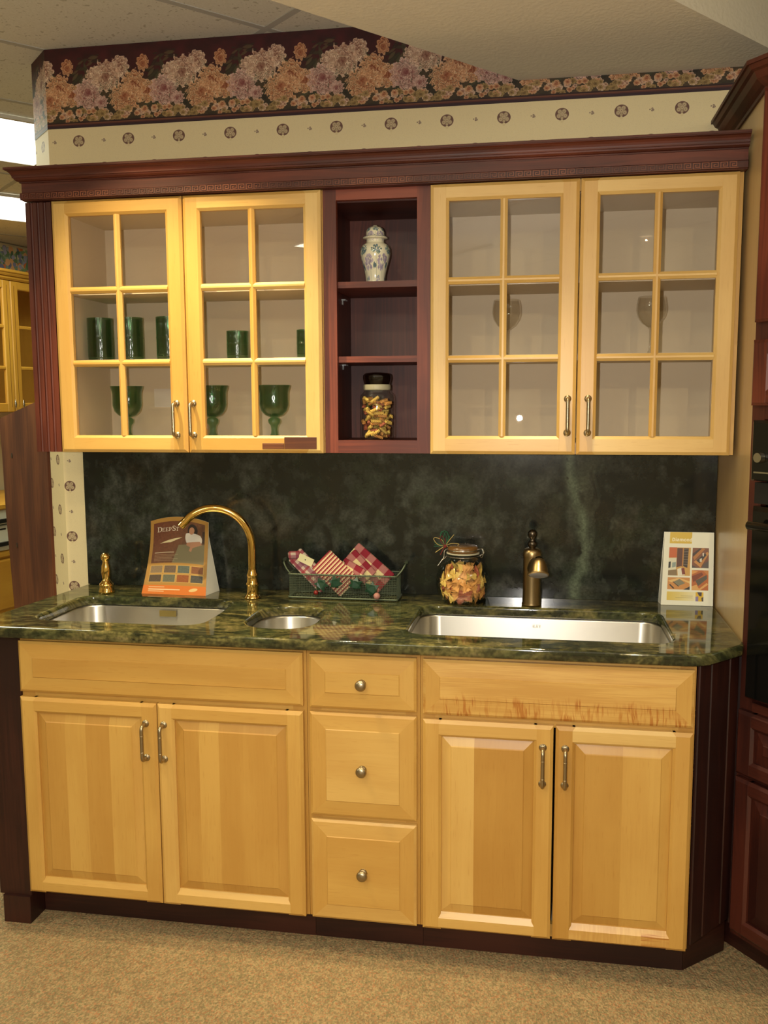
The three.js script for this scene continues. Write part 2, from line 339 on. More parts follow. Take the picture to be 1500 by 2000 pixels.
function rod(a, b, r, rad = 8) {
  const A = V3(...a), B = V3(...b), g = new THREE.CylinderGeometry(r, r, A.distanceTo(B), rad);
  g.applyQuaternion(new THREE.Quaternion().setFromUnitVectors(V3(0, 1, 0), B.clone().sub(A).normalize()));
  g.translate((a[0] + b[0]) / 2, (a[1] + b[1]) / 2, (a[2] + b[2]) / 2);
  return g;
}
function prism(poly, y0, y1) {   // footprint [x, z] pushed up from y0 to y1
  const s = new THREE.Shape(poly.map(([x, z]) => new THREE.Vector2(x, -z)));
  const g = new THREE.ExtrudeGeometry(s, { depth: y1 - y0, bevelEnabled: false }); g.rotateX(-Math.PI / 2); g.translate(0, y0, 0);
  return g;
}
const merge = (list) => mergeGeometries(list.map((g) => { const n = g.index ? g.toNonIndexed() : g; for (const k of Object.keys(n.attributes)) if (!['position', 'normal', 'uv'].includes(k)) n.deleteAttribute(k); if (!n.attributes.uv) n.setAttribute('uv', new THREE.BufferAttribute(new Float32Array(n.attributes.position.count * 2), 2)); return n; }));

// ---------------------------------------------------------------- object helpers
const taken = {}, ORIGIN = new Map();
function numbered(name) { if (!(name in taken)) { taken[name] = 0; return name; } taken[name]++; return name + '_' + String(taken[name]).padStart(3, '0'); }
function info(o, label, category, group, kind) { if (label) o.userData.label = label; if (category) o.userData.category = category; if (group) o.userData.group = group; if (kind) o.userData.kind = kind; return o; }
// a thing: a Group at its base. Parts given in world coordinates are moved into it; with turn, parts are given in its own axes
function thing(name, label, category, at, { group, turn, local, kind } = {}) {
  const o = new THREE.Group(); o.name = numbered(name); o.position.set(...at); if (turn !== undefined) o.rotation.y = turn;
  ORIGIN.set(o, local || turn !== undefined ? [0, 0, 0] : at);
  scene.add(o);
  return info(o, label, category, group, kind);
}
function sub(name, parent, label) { const o = new THREE.Group(); o.name = name; parent.add(o); ORIGIN.set(o, ORIGIN.get(parent)); if (label) o.userData.label = label; return o; }
function M(name, geo, mat, parent, label) {
  const m = new THREE.Mesh(geo, mat); m.name = parent ? name : numbered(name); m.castShadow = m.receiveShadow = true;
  if (parent) { const o = ORIGIN.get(parent); if (o && (o[0] || o[1] || o[2])) geo.translate(-o[0], -o[1], -o[2]); ORIGIN.set(m, o || [0, 0, 0]); parent.add(m); } else { scene.add(m); ORIGIN.set(m, [0, 0, 0]); }
  if (label) m.userData.label = label;
  return m;
}
const W = (name, geo, mat, parent, grain = 'y', label) => M(name, woodUV(geo, grain), mat, parent, label);
const structure = (name, label, at = [0, 0, 0]) => thing(name, label, undefined, at, { kind: 'structure' });

// ================================================================ THE SETTING
{ // carpet
  const g = box(-5, 4.4, -0.06, 0, -5.8, 6.8); woodUV(g);
  const f = M('floor', woodUV(g), carpetMat); info(f, 'beige and brown flecked carpet in front of the cabinets', undefined, undefined, 'structure');
}
const XE = 2.02;                                     // side panel of the tall oven cabinet
{ // papered wall behind the cabinets, its free left end cut back at 45 degrees
  const wall = structure('wall_back', 'cream wallpaper with round posies and a peony border');
  const H = 2.718, X0 = -0.175, XC = -0.290, ZC = -0.117, X1 = 3.6;
  const tri = [], uv = [];
  const put = (a, b, y0, y1, ua, ub, fu, fv) => {   // upright face from a to b, seen from its left-to-right front
    quad(tri, [a[0], y0, a[1]], [b[0], y0, b[1]], [b[0], y1, b[1]], [a[0], y1, a[1]]);
    for (const [u, y] of [[ua, y0], [ub, y0], [ub, y1], [ua, y0], [ub, y1], [ua, y1]]) uv.push(fu(u), fv(y));
  };
  const fu = (u) => (u + 0.065) / 0.177, fv = (y) => (y - 2.42) / 0.179, chamfer = Math.hypot(X0 - XC, ZC);
  put([X0, 0], [X1, 0], 0, H, X0, X1, fu, fv);
  put([XC, ZC], [X0, 0], 0, H, X0 - chamfer, X0, fu, fv);
  put([X1, ZC], [XC, ZC], 0, H, X1, XC, fu, fv);
  put([X1, 0], [X1, ZC], 0, H, X1, X1 + 0.12, fu, fv);
  quad(tri, [XC, H, ZC], [X0, H, 0], [X1, H, 0], [X1, H, ZC]); for (let i = 0; i < 6; i++) uv.push(0, 0.2);
  let g = fromTris(tri); g.setAttribute('uv', new THREE.BufferAttribute(new Float32Array(uv), 2));
  M('papered_wall', g, wallMat, wall);
  tri.length = uv.length = 0;
  const bu = (u) => (u + 0.096) / 0.267, bv = (y) => (y - 2.4625) / 0.2555, e = 0.0012, k = e * 0.414;
  put([X0 - k, e], [X1, e], 2.4625, H, X0, X1, bu, bv);
  put([XC - e * 0.7, ZC + e * 0.7], [X0 - k, e], 2.4625, H, X0 - chamfer, X0, bu, bv);
  quad(tri, [X0, 2.4625, 0], [X1, 2.4625, 0], [X1, 2.4625, e], [X0 - k, 2.4625, e]); for (let i = 0; i < 6; i++) uv.push(0, 0.01);
  g = fromTris(tri); g.setAttribute('uv', new THREE.BufferAttribute(new Float32Array(uv), 2));
  M('wallpaper_border', g, borderMat, wall, 'burgundy wallpaper border of pink and peach peonies');
}
// the ceiling grid runs askew to the wall
const GU = [0.67, -0.742], GV = [0.742, 0.67], TURN = Math.atan2(0.742, 0.67);
const grid = (p, q) => [p * GV[0] + q * GU[0], p * GV[1] + q * GU[1]];
{
  const ceil = structure('ceiling', 'suspended ceiling of speckled acoustic tiles');
  M('ceiling_slab', woodUV(box(-5, 4.4, 2.76, 2.82, -5.8, 6.8)), plaster, ceil);
  const one = (() => { const g = box(-0.598, 0.598, 0, 0.015, -0.293, 0.293); return woodUV(g); })();
  const barQ = woodUV(box(-0.61, 0.61, 0, 0.02, -0.012, 0.012)), barP = woodUV(box(-0.012, 0.012, 0, 0.02, -0.293, 0.293));
  let n = 0;
  for (let i = -9; i <= 12; i++) for (let j = -5; j <= 5; j++) {
    const p = 0.466 + 0.61 * i - 0.305, q = 0.381 + 1.22 * j - 0.61, [x, z] = grid(p, q);
    if (x < -4.6 || x > 4.0 || z < -5.3 || z > 6.3) continue;
    if (TROFFER.some(([tx, tz]) => { const dp = (x - tx) * GV[0] + (z - tz) * GV[1], dq = (x - tx) * GU[0] + (z - tz) * GU[1]; return Math.abs(dp) < 0.2 && Math.abs(dq) < 0.4; })) continue;
    const t = M(n ? 'ceiling_tile' : 'ceiling_tile', one, tileMat, ceil); t.position.set(x, 2.722, z); t.rotation.y = TURN; n++;
    const [bx, bz] = grid(p + 0.305, q), b = M('grid_bar', barQ, gridMat, ceil); b.position.set(bx, 2.7195, bz); b.rotation.y = TURN;
    const [cx, cz] = grid(p, q + 0.61), c = M('grid_bar', barP, gridMat, ceil); c.position.set(cx, 2.7195, cz); c.rotation.y = TURN;
  }
}
{ // dropped soffit running out over the display
  const s = structure('ceiling_soffit', 'plain beige dropped soffit crossing the ceiling diagonally');
  M('soffit_body', woodUV(prism([[1.395, 0.003], [2.205, 0.003], [-0.03, 2.75], [-0.875, 2.70]], 2.526, 2.717)), plaster, s);
}
{ // the rest of the showroom's shell
  const r = structure('wall_rear', 'plain beige showroom wall behind the photographer'); M('wall_face', woodUV(box(-5, 4.4, 0, 2.76, 6.6, 6.8)), roomWall, r);
  const a = structure('wall_right', 'plain beige showroom wall beyond the oven cabinet'); M('wall_face', woodUV(box(4.2, 4.4, 0, 2.76, -5.8, 6.6)), roomWall, a);
  const b = structure('wall_far', 'plain beige wall at the far end of the next room'); M('wall_face', woodUV(box(-5, 4.2, 0, 2.76, -5.8, -5.6)), roomWall, b);
  const d = structure('wall_side', 'plain beige showroom wall on the side of the fluted column'); M('wall_face', woodUV(box(-5, -4.8, 0, 2.76, -5.6, 6.6)), roomWall, d);
}

// ---- lamps
const glowWarm = std({ color: 0xffffff, emissive: lin('#ffd9a0'), emissiveIntensity: 3 });
const trimWhite = std({ color: lin('#d8d4c8'), roughness: 0.5 });
DOWN.forEach(([x, y, z], i) => {
  const t = thing('downlight', ['recessed halogen downlight in the ceiling before the fluted column', 'recessed halogen downlight in the soffit above the shallow wide sink', 'recessed halogen downlight in the ceiling before the drawers', 'recessed halogen downlight in the ceiling straight above the small bar sink', 'recessed halogen downlight mirrored in the glass of the wall cabinet'][i], 'downlight', [x, y, z], { group: 'recessed downlights', local: true });
  M('trim_ring', lathe([[0.052, 0], [0.085, 0], [0.085, -0.006], [0.078, -0.009], [0.056, -0.006], [0.052, 0]], 40), trimWhite, t);
  M('lamp_glow', lathe([[0.001, -0.002], [0.05, -0.002], [0.05, 0], [0.001, 0]], 32), glowWarm, t);
});
const glowFluo = std({ color: 0xffffff, emissive: new THREE.Color().setRGB(1, 1, 0.93), emissiveIntensity: 2.6 });
TROFFER.forEach(([x, z, turn, w, l], i) => {
  const t = thing('ceiling_light', ['fluorescent ceiling light nearer the papered wall end, above the crown moulding corner', 'fluorescent ceiling light farther back, beside the fluted column top', 'unseen fluorescent ceiling light behind the photographer, added for general light', 'unseen fluorescent ceiling light before the oven cabinet, added for general light', 'unseen fluorescent ceiling light on the open side of the showroom, added for general light'][i], 'ceiling light', [x, 2.718, z], { group: 'fluorescent troffers', turn });
  const hw = w / 2, hl = l / 2;
  M('frame', merge([box(-hw, hw, -0.014, 0, -hl, -hl + 0.02), box(-hw, hw, -0.014, 0, hl - 0.02, hl), box(-hw, -hw + 0.02, -0.014, 0, -hl + 0.02, hl - 0.02), box(hw - 0.02, hw, -0.014, 0, -hl + 0.02, hl - 0.02)]), trimWhite, t);
  M('diffuser_light', box(-hw + 0.021, hw - 0.021, -0.011, -0.007, -hl + 0.021, hl - 0.021), glowFluo, t);
});

// ================================================================ WALL CABINETS
const ZW = 0.305, ZWD = 0.327, YB = 1.396, YT = 2.158;   // carcass front, door face, bottom, top
function barHandle(x, y, z, L) {   // two posts and a bar, upright
  const c = new THREE.CurvePath(), R = 0.030, k = 0.013, q = (a, b, d) => c.add(new THREE.QuadraticBezierCurve3(V3(...a), V3(...b), V3(...d))), l = (a, b) => c.add(new THREE.LineCurve3(V3(...a), V3(...b)));
  l([x, y + L, z], [x, y + L, z + R - k]); q([x, y + L, z + R - k], [x, y + L, z + R], [x, y + L - k, z + R]);
  l([x, y + L - k, z + R], [x, y - L + k, z + R]); q([x, y - L + k, z + R], [x, y - L, z + R], [x, y - L, z + R - k]); l([x, y - L, z + R - k], [x, y - L, z]);
  const parts = [new THREE.TubeGeometry(c, 60, 0.0052, 12)];
  for (const s of [-1, 1]) {
    const g = lathe([[0.0001, 0.006], [0.0062, 0.006], [0.0068, 0.004], [0.0098, 0.0025], [0.0105, 0.0008], [0.0105, 0]], 24); g.rotateX(Math.PI / 2); g.translate(x, y + s * L, z); parts.push(g);
    const ring = new THREE.TorusGeometry(0.0053, 0.0007, 6, 16); ring.rotateX(Math.PI / 2); ring.translate(x, y + s * (L - 0.026), z + R); parts.push(ring);
  }
  return merge(parts);
}
function glassDoor(cab, x0, x1, tone, hx, tint, lean) {
  const d = sub('door', cab), st = 0.052, b = 0.008, y0 = YB, y1 = YT - 0.002, z0 = ZW + 0.002, z1 = ZWD;
  const ix0 = x0 + st, ix1 = x1 - st, iy0 = y0 + 0.052, iy1 = y1 - 0.046;
  W('stile', plaque(x0, ix0, y0, y1, z0, z1, { l: 0.009, r: b, t: 0.009, b: 0.009 }, 0.006), MAPLE[tone[0]], d);
  W('stile', plaque(ix1, x1, y0, y1, z0, z1, { l: b, r: 0.009, t: 0.009, b: 0.009 }, 0.006), MAPLE[tone[1]], d);
  W('rail', plaque(ix0 - b + 0.0002, ix1 + b - 0.0002, iy1, y1, z0, z1 - 0.0002, { t: 0.009, b }, 0.006), MAPLE[tone[2]], d, 'x');
  W('rail', plaque(ix0 - b + 0.0002, ix1 + b - 0.0002, y0, iy0, z0, z1 - 0.0002, { t: b, b: 0.009 }, 0.006), MAPLE[tone[3]], d, 'x');
  const mx = (ix0 + ix1) / 2, w = 0.010, ch = 0.0075, my = [iy0 + (iy1 - iy0) / 3, iy0 + 2 * (iy1 - iy0) / 3];
  W('muntin', plaque(mx - w, mx + w, iy0 - 0.001, iy1 + 0.001, z0 + 0.004, z1 - 0.001, { l: ch, r: ch }, 0.006), MAPLE[tone[0]], d);
  for (const y of my) W('muntin', plaque(ix0 - 0.001, ix1 + 0.001, y - w, y + w, z0 + 0.004, z1 - 0.0012, { t: ch, b: ch }, 0.006), MAPLE[tone[1]], d, 'x');
  const xs = [[ix0, mx - w], [mx + w, ix1]], ys = [[iy0, my[0] - w], [my[0] + w, my[1] - w], [my[1] + w, iy1]];
  // with lean, panes are tilted only to place the reflection of the flash
  for (const [a, c] of xs) for (const [e, f] of ys) { const g = new THREE.PlaneGeometry(c - a + 0.004, f - e + 0.004); if (lean) { g.rotateX(-0.023); g.rotateY(0.0096); } g.translate((a + c) / 2, (e + f) / 2, z0 + 0.006); M('pane', g, pane, d, 'clear glass pane'); }
  M('handle', barHandle(hx, tint, z1, 0.048), pewter, d, 'aged pewter bar handle');
  return d;
}
function wallCabinet(name, label, x0, x1, mat, inside, shelfY, parts) {
  const c = thing(name, label, 'cabinet', [(x0 + x1) / 2, YB, 0.15]), t = 0.018;
  W('side_panel', box(x0, x0 + t, YB, YT, 0.001, ZW - 0.02), inside, c); W('side_panel', box(x1 - t, x1, YB, YT, 0.001, ZW - 0.02), inside, c);
  W('bottom_panel', box(x0 + t, x1 - t, YB + 0.018, YB + 0.034, 0.008, ZW - 0.02), inside, c, 'x'); W('top_panel', box(x0 + t, x1 - t, YT - 0.034, YT - 0.018, 0.008, ZW - 0.02), inside, c, 'x');
  W('back_panel', box(x0 + t, x1 - t, YB, YT, 0.001, 0.007), inside, c);
  for (const y of shelfY) W('shelf', plaque(x0 + t + 0.001, x1 - t - 0.001, y - 0.018, y, 0.008, parts.deep, {}, 0.001), parts.shelf, c, 'x');
  const f = parts.frame, w = parts.w;
  W('face_stile', box(x0, x0 + w, YB, YT, ZW - 0.0195, ZW), f, c); W('face_stile', box(x1 - w, x1, YB, YT, ZW - 0.0195, ZW), f, c);
  W('face_rail', box(x0 + w, x1 - w, YB, YB + parts.low, ZW - 0.0195, ZW - 0.0003), f, c, 'x'); W('face_rail', box(x0 + w, x1 - w, YT - parts.high, YT, ZW - 0.0195, ZW - 0.0003), f, c, 'x');
  return c;
}
const SHELF = [1.682, 1.899];
const glassParts = { frame: MAPLE[1], shelf: mapleInside, w: 0.032, low: 0.032, high: 0.032, deep: 0.27 };
const cabL = wallCabinet('wall_cabinet', 'maple wall cabinet with glass doors holding green goblets and tumblers', 0.0005, 0.844, null, mapleInside, SHELF, glassParts);
glassDoor(cabL, 0.002, 0.4185, [0, 1, 1, 0], 0.386, 1.497);
glassDoor(cabL, 0.4225, 0.842, [1, 3, 0, 1], 0.4395, 1.497);
const cabR = wallCabinet('wall_cabinet', 'maple wall cabinet with glass doors holding two clear wine glasses', 1.1605, 2.009, null, mapleInside, SHELF, glassParts);
glassDoor(cabR, 1.1625, 1.576, [3, 0, 3, 0], 1.5535, 1.506, true);
glassDoor(cabR, 1.580, 1.996, [0, 3, 3, 3], 1.6100, 1.506);
const cabO = wallCabinet('open_shelf_cabinet', 'narrow cherry open shelf cabinet between the two glass-door cabinets', 0.845, 1.1597, null, CHERRY[1], SHELF, { frame: CHERRY[0], shelf: CHERRY[0], w: 0.0385, low: 0.038, high: 0.030, deep: 0.284 });
for (const y of [1.864, 1.664]) {   // clear shelf rests on the upright
  const g = merge([box(0.8635, 0.876, y - 0.004, y - 0.0005, 0.12, 0.150), box(0.8635, 0.8655, y - 0.016, y - 0.004, 0.128, 0.142)]);
  M('shelf_rest', g, plasticClear, cabO, 'clear plastic shelf rest');
}
// brown sample stickers on the rail of the second glass door
for (const [x0, x1, y0, y1, label] of [[0.7235, 0.8225, 1.4085, 1.444, 'larger brown wood-chip sticker on the glass door rail'], [0.655, 0.7225, 1.4085, 1.4255, 'smaller brown wood-chip sticker on the glass door rail']]) {
  const m = M('wood_chip', woodUV(plaque(x0, x1, y0, y1, ZWD + 0.0001, ZWD + 0.0016, { l: 0.0006, r: 0.0006, t: 0.0006, b: 0.0006 }, 0.0005), 'x'), x1 - x0 > 0.08 ? cherry('#7a4a1c') : cherry('#8a5a2c'));
  info(m, label, 'wood chip', 'brown wood chips on the door');
}
{ // fluted column at the free end
  const p = thing('fluted_column', 'tall cherry fluted column at the end of the wall cabinets', 'column', [-0.042, YB, 0.17]);
  const s = new THREE.Shape(); const x0 = -0.084, x1 = -0.0005, z = 0.322; s.moveTo(x0, 0.15); s.lineTo(x1, 0.15); s.lineTo(x1, z);
  for (const c of [-0.0205, -0.0425, -0.0645]) { s.lineTo(c + 0.0055, z); s.absarc(c, z, 0.0055, 0, Math.PI, true); }
  s.lineTo(x0, z); s.lineTo(x0, 0.15);
  // drawn in x and z, then stood up
  const g = new THREE.ExtrudeGeometry(s, { depth: YT - YB - 0.003, bevelEnabled: false, curveSegments: 10 }); g.rotateX(-Math.PI / 2); g.scale(1, 1, -1);
  const i = g.index ? g.toNonIndexed() : g, a = i.attributes.position; // the mirror turns the faces round: swap them back
  for (let k = 0; k < a.count; k += 3) { const b = [a.getX(k), a.getY(k), a.getZ(k)]; a.setXYZ(k, a.getX(k + 1), a.getY(k + 1), a.getZ(k + 1)); a.setXYZ(k + 1, ...b); }
  i.computeVertexNormals(); i.translate(0, YB, 0);
  W('shaft', i, CHERRY[1], p);
  W('side_panel', box(x0, x1, YB, YT - 0.003, 0.001, 0.1495), CHERRY[1], p);
}
{ // frieze with Greek key, and crown
  const t = thing('crown_moulding', 'cherry crown moulding with Greek key strip along the wall cabinets', 'moulding', [0.96, YT, 0.2]);
  const xl = -0.086, xr = 2.012;
  W('frieze_board', box(xl, xr, YT + 0.0005, 2.212, 0.001, 0.334), CHERRY[1], t, 'x');
  W('key_strip', plaque(xl - 0.004, xr, YT + 0.002, 2.181, 0.3345, 0.339, { t: 0.002, b: 0.002 }, 0.002), CHERRY[2], t, 'x');
  const bars = [], P = 0.0235, w = 0.0021, y0 = YT + 0.0055;
  for (let k = 0; k < 88; k++) {
    const x = xl + 0.006 + k * P, B = (a, b, c, d) => bars.push(box(x + a * w, x + b * w, y0 + c * w, y0 + d * w, 0.339, 0.3405));
    B(0, 1, 0, 7); B(1, 9, 6, 7); B(8, 9, 1, 6); B(3, 8, 1, 2); B(3, 4, 2, 4.6); B(4, 6.4, 3.8, 4.6); B(0, 10.6, -0.9, -0.1);
  }
  M('key_relief', woodUV(merge(bars)), cherry('#86523a'), t, 'carved Greek key relief');
  // crown profile as [outward, up]; mitred round the left corner
  const prof = [[0, 0.0], [0.004, 0.0], [0.004, 0.003], [0.010, 0.004], [0.015, 0.008], [0.0165, 0.012], [0.0195, 0.0125], [0.0195, 0.0155], [0.0205, 0.019], [0.0235, 0.0245], [0.0285, 0.0295], [0.034, 0.032], [0.034, 0.034], [0.037, 0.034], [0.037, 0.040], [0, 0.040]];
  const o = [], y = 2.210;
  for (let k = 0; k + 1 < prof.length; k++) {
    const [a, h] = prof[k], [b, i] = prof[k + 1];
    quad(o, [xl - a, y + h, 0.334 + a], [xr, y + h, 0.334 + a], [xr, y + i, 0.334 + b], [xl - b, y + i, 0.334 + b]);
    quad(o, [xl - a, y + h, 0.001], [xl - a, y + h, 0.334 + a], [xl - b, y + i, 0.334 + b], [xl - b, y + i, 0.001]);
  }
  quad(o, [xl, y + 0.04, 0.334], [xr, y + 0.04, 0.334], [xr, y + 0.04, 0.28], [xl, y + 0.04, 0.28]);
  W('crown', fromTris(o), CHERRY[1], t, 'x');
}

// ================================================================ BASE CABINETS
const ZF = 0.610, ZD = 0.632, YK = 0.102, YC = 0.880;   // face frame, door face, top of toe kick, top of boxes
function baseBox(name, label, x0, x1) {
  const c = thing(name, label, 'cabinet', [(x0 + x1) / 2, 0, 0.3]), t = 0.016;
  W('side_panel', box(x0, x0 + t, YK, 0.66, 0.02, ZF - 0.02), mapleInside, c); W('side_panel', box(x1 - t, x1, YK, 0.66, 0.02, ZF - 0.02), mapleInside, c);
  W('bottom_panel', box(x0 + t, x1 - t, YK, YK + 0.016, 0.02, ZF - 0.02), mapleInside, c, 'x'); W('back_panel', box(x0 + t, x1 - t, YK + 0.016, YC, 0.02, 0.026), mapleInside, c);
  W('face_stile', box(x0, x0 + 0.04, YK, YC, ZF - 0.0195, ZF), MAPLE[2], c); W('face_stile', box(x1 - 0.04, x1, YK, YC, ZF - 0.0195, ZF), MAPLE[2], c);
  for (const [a, b] of [[YK, YK + 0.035], [0.69, 0.725], [YC - 0.03, YC]]) W('face_rail', box(x0 + 0.04, x1 - 0.04, a, b, ZF - 0.0195, ZF - 0.0003), MAPLE[1], c, 'x');
  W('toe_kick', box(x0, x1, 0.001, YK - 0.0005, 0.53, 0.548), cherryDark, c, 'x');
  return c;
}
function drawerFront(cab, name, x0, x1, y0, y1, mat, bw = 0.052, knob, field = mat) {
  const d = sub(name, cab);
  const W = (n, g, m, p, grain) => {   // the figured front is one board: its figure runs on over border and field
    if (m !== mapleCurly) return M(n, woodUV(g, grain), m, p);
    g = g.index ? g.toNonIndexed() : g; const a = g.attributes.position, uv = new Float32Array(a.count * 2);
    for (let i = 0; i < a.count; i++) { uv[i * 2] = (a.getX(i) - x0) / (x1 - x0); uv[i * 2 + 1] = (a.getY(i) - y0) / (y1 - y0); }
    g.setAttribute('uv', new THREE.BufferAttribute(uv, 2));
    return M(n, g, m, p);
  };
  W('front', plaque(x0, x1, y0, y1, ZF + 0.001, ZD - 0.004, { l: 0.007, r: 0.007, t: 0.007, b: 0.007 }, 0.005), mat, d, 'x');
  // wide shallow bevel in four mitred pieces
  const zi = ZD - 0.0012, zo = ZD - 0.0040, e = 0.0072, X0 = x0 + e, X1 = x1 - e, Y0 = y0 + e, Y1 = y1 - e, a = X0 + bw, b = X1 - bw, c = Y0 + bw, f = Y1 - bw;
  const P = (p) => { const o = []; quad(o, ...p); return fromTris(o); };
  W('border', P([[X0, Y0, zo], [X1, Y0, zo], [b, c, zi], [a, c, zi]]), mat, d, 'x'); W('border', P([[a, f, zi], [b, f, zi], [X1, Y1, zo], [X0, Y1, zo]]), mat, d, 'x');
  W('border', P([[X0, Y0, zo], [a, c, zi], [a, f, zi], [X0, Y1, zo]]), MAPLE[1], d); W('border', P([[b, c, zi], [X1, Y0, zo], [X1, Y1, zo], [b, f, zi]]), MAPLE[1], d);
  W('field', plaque(a, b, c, f, ZF + 0.01, ZD + 0.0012, { l: 0.002, r: 0.002, t: 0.002, b: 0.002 }, 0.0022), field, d, 'x');
  if (knob) {
    const g = lathe([[0.0001, 0.030], [0.008, 0.0292], [0.013, 0.0262], [0.0152, 0.0215], [0.0150, 0.0185], [0.0125, 0.0155], [0.0075, 0.0135], [0.0068, 0.0105], [0.0085, 0.008], [0.0112, 0.0065], [0.0118, 0.004], [0.0105, 0.0025], [0.0118, 0.0012], [0.0118, 0]], 28);
    g.rotateX(Math.PI / 2); g.translate(knob[0], knob[1], ZD + 0.0012); M('knob', g, pewter, d, 'round aged pewter knob');
  }
  return d;
}
function panelDoor(cab, x0, x1, y0, y1, tones, cuts, staves, hx, hy, rail) {
  const d = sub('door', cab), st = 0.050, b = 0.007, z0 = ZF + 0.002, z1 = ZD, ix0 = x0 + st, ix1 = x1 - st, iy0 = y0 + 0.050, iy1 = y1 - 0.046;
  W('stile', plaque(x0, ix0, y0, y1, z0, z1, { l: 0.008, r: b, t: 0.010, b: 0.008 }, 0.006), MAPLE[tones[0]], d);
  W('stile', plaque(ix1, x1, y0, y1, z0, z1, { l: b, r: 0.008, t: 0.010, b: 0.008 }, 0.006), MAPLE[tones[1]], d);
  W('rail', plaque(ix0 - b + 0.0002, ix1 + b - 0.0002, iy1, y1, z0, z1 - 0.0002, { t: 0.010, b }, 0.006), MAPLE[tones[2]], d, 'x');
  W('rail', plaque(ix0 - b + 0.0002, ix1 + b - 0.0002, y0, iy0, z0, z1 - 0.0002, { t: 0.016, b: 0.008 }, 0.009), rail || MAPLE[tones[3]], d, 'x');
  const gs = raisedStaves(ix0 - 0.001, ix1 + 0.001, iy0 - 0.001, iy1 + 0.001, z0, z1 - 0.0135, z1 - 0.0035, 0.026, cuts.map((k) => ix0 + k * (ix1 - ix0)));
  gs.forEach((g, i) => W('panel_stave', g, MAPLE[staves[i]], d));
  M('handle', barHandle(hx, hy, z1, 0.050), pewter, d, 'aged pewter bar handle');
}
const sinkBase = baseBox('base_cabinet', 'wide maple sink base cabinet beside the cherry end panel', 0.001, 0.856);
drawerFront(sinkBase, 'false_front', 0.002, 0.848, 0.718, 0.868, MAPLE[1], 0.038, null, MAPLE[4]);
panelDoor(sinkBase, 0.002, 0.4205, 0.104, 0.703, [1, 1, 1, 1], [0.27, 0.47, 0.70], [4, 1, 4, 1], 0.389, 0.595);
panelDoor(sinkBase, 0.4235, 0.848, 0.104, 0.703, [0, 1, 1, 0], [0.22, 0.40, 0.62], [4, 1, 4, 4], 0.443, 0.594);
const drawerBase = baseBox('base_cabinet', 'narrow maple base cabinet with three knobbed drawers', 0.857, 1.1715);
W('face_rail', box(0.897, 1.1315, 0.385, 0.42, ZF - 0.0195, ZF - 0.0003), MAPLE[1], drawerBase, 'x');
drawerFront(drawerBase, 'drawer', 0.8665, 1.163, 0.716, 0.866, MAPLE[1], 0.038, [1.0148, 0.792], MAPLE[1]);
drawerFront(drawerBase, 'drawer', 0.8665, 1.163, 0.408, 0.704, MAPLE[1], 0.038, [1.0148, 0.550], MAPLE[0]);
drawerFront(drawerBase, 'drawer', 0.8665, 1.163, 0.104, 0.396, MAPLE[0], 0.038, [1.0148, 0.252], MAPLE[1]);
const sinkBaseR = baseBox('base_cabinet', 'maple sink base cabinet beside the dark angled filler', 1.1725, 1.884);
drawerFront(sinkBaseR, 'false_front', 1.1805, 1.879, 0.714, 0.866, mapleCurly, 0.038, null, mapleCurly);
panelDoor(sinkBaseR, 1.1805, 1.5265, 0.104, 0.701, [1, 1, 0, 0], [0.36], [0, 2], 1.4995, 0.592);
panelDoor(sinkBaseR, 1.5325, 1.879, 0.104, 0.701, [2, 1, 3, 1], [0.50], [2, 1], 1.5575, 0.592, mapleBlotch);
{ // cherry end panel with its foot
  const t = thing('end_panel', 'dark cherry end panel standing on a foot beside the sink base', 'panel', [-0.05, 0, 0.32]);
  W('front_board', plaque(-0.104, -0.0005, 0.085, YC, 0.598, 0.618, { l: 0.003, r: 0.002 }, 0.003), cherryDark, t);
  W('side_board', box(-0.104, -0.086, 0.085, YC, 0.02, 0.5975), cherryDark, t);
  W('foot', plaque(-0.088, -0.0005, 0.001, 0.0845, 0.5, 0.628, { l: 0.002, r: 0.002 }, 0.002), cherryDark, t);
}
{ // angled fluted filler between the sink base and the tall cabinet
  const A = [1.8905, 0.606], B = [2.016, 0.452], L = Math.hypot(B[0] - A[0], B[1] - A[1]), turn = -Math.atan2(B[1] - A[1], B[0] - A[0]);
  const t = thing('angled_filler', 'dark cherry angled filler panel with upright grooves', 'panel', [A[0], 0, A[1]], { turn });
  const ws = [[0, 0.055], [0.059, 0.148], [0.152, L]];
  for (const [a, b] of ws) W('board', plaque(a, b, YK + 0.01, YC, -0.004, 0.004, { l: 0.002, r: 0.002 }, 0.003), cherryDark, t);
  W('backing', box(0.03, L, YK + 0.01, YC, -0.012, -0.0045), cherryDark, t);
  const toe = prism([[1.8850, 0.548], [2.014, 0.432], [2.002, 0.418], [1.8850, 0.524]], 0.001, YK + 0.009); toe.translate(-A[0], 0, -A[1]); toe.rotateY(-turn);
  W('toe_kick', toe, cherryDark, t, 'x');
}

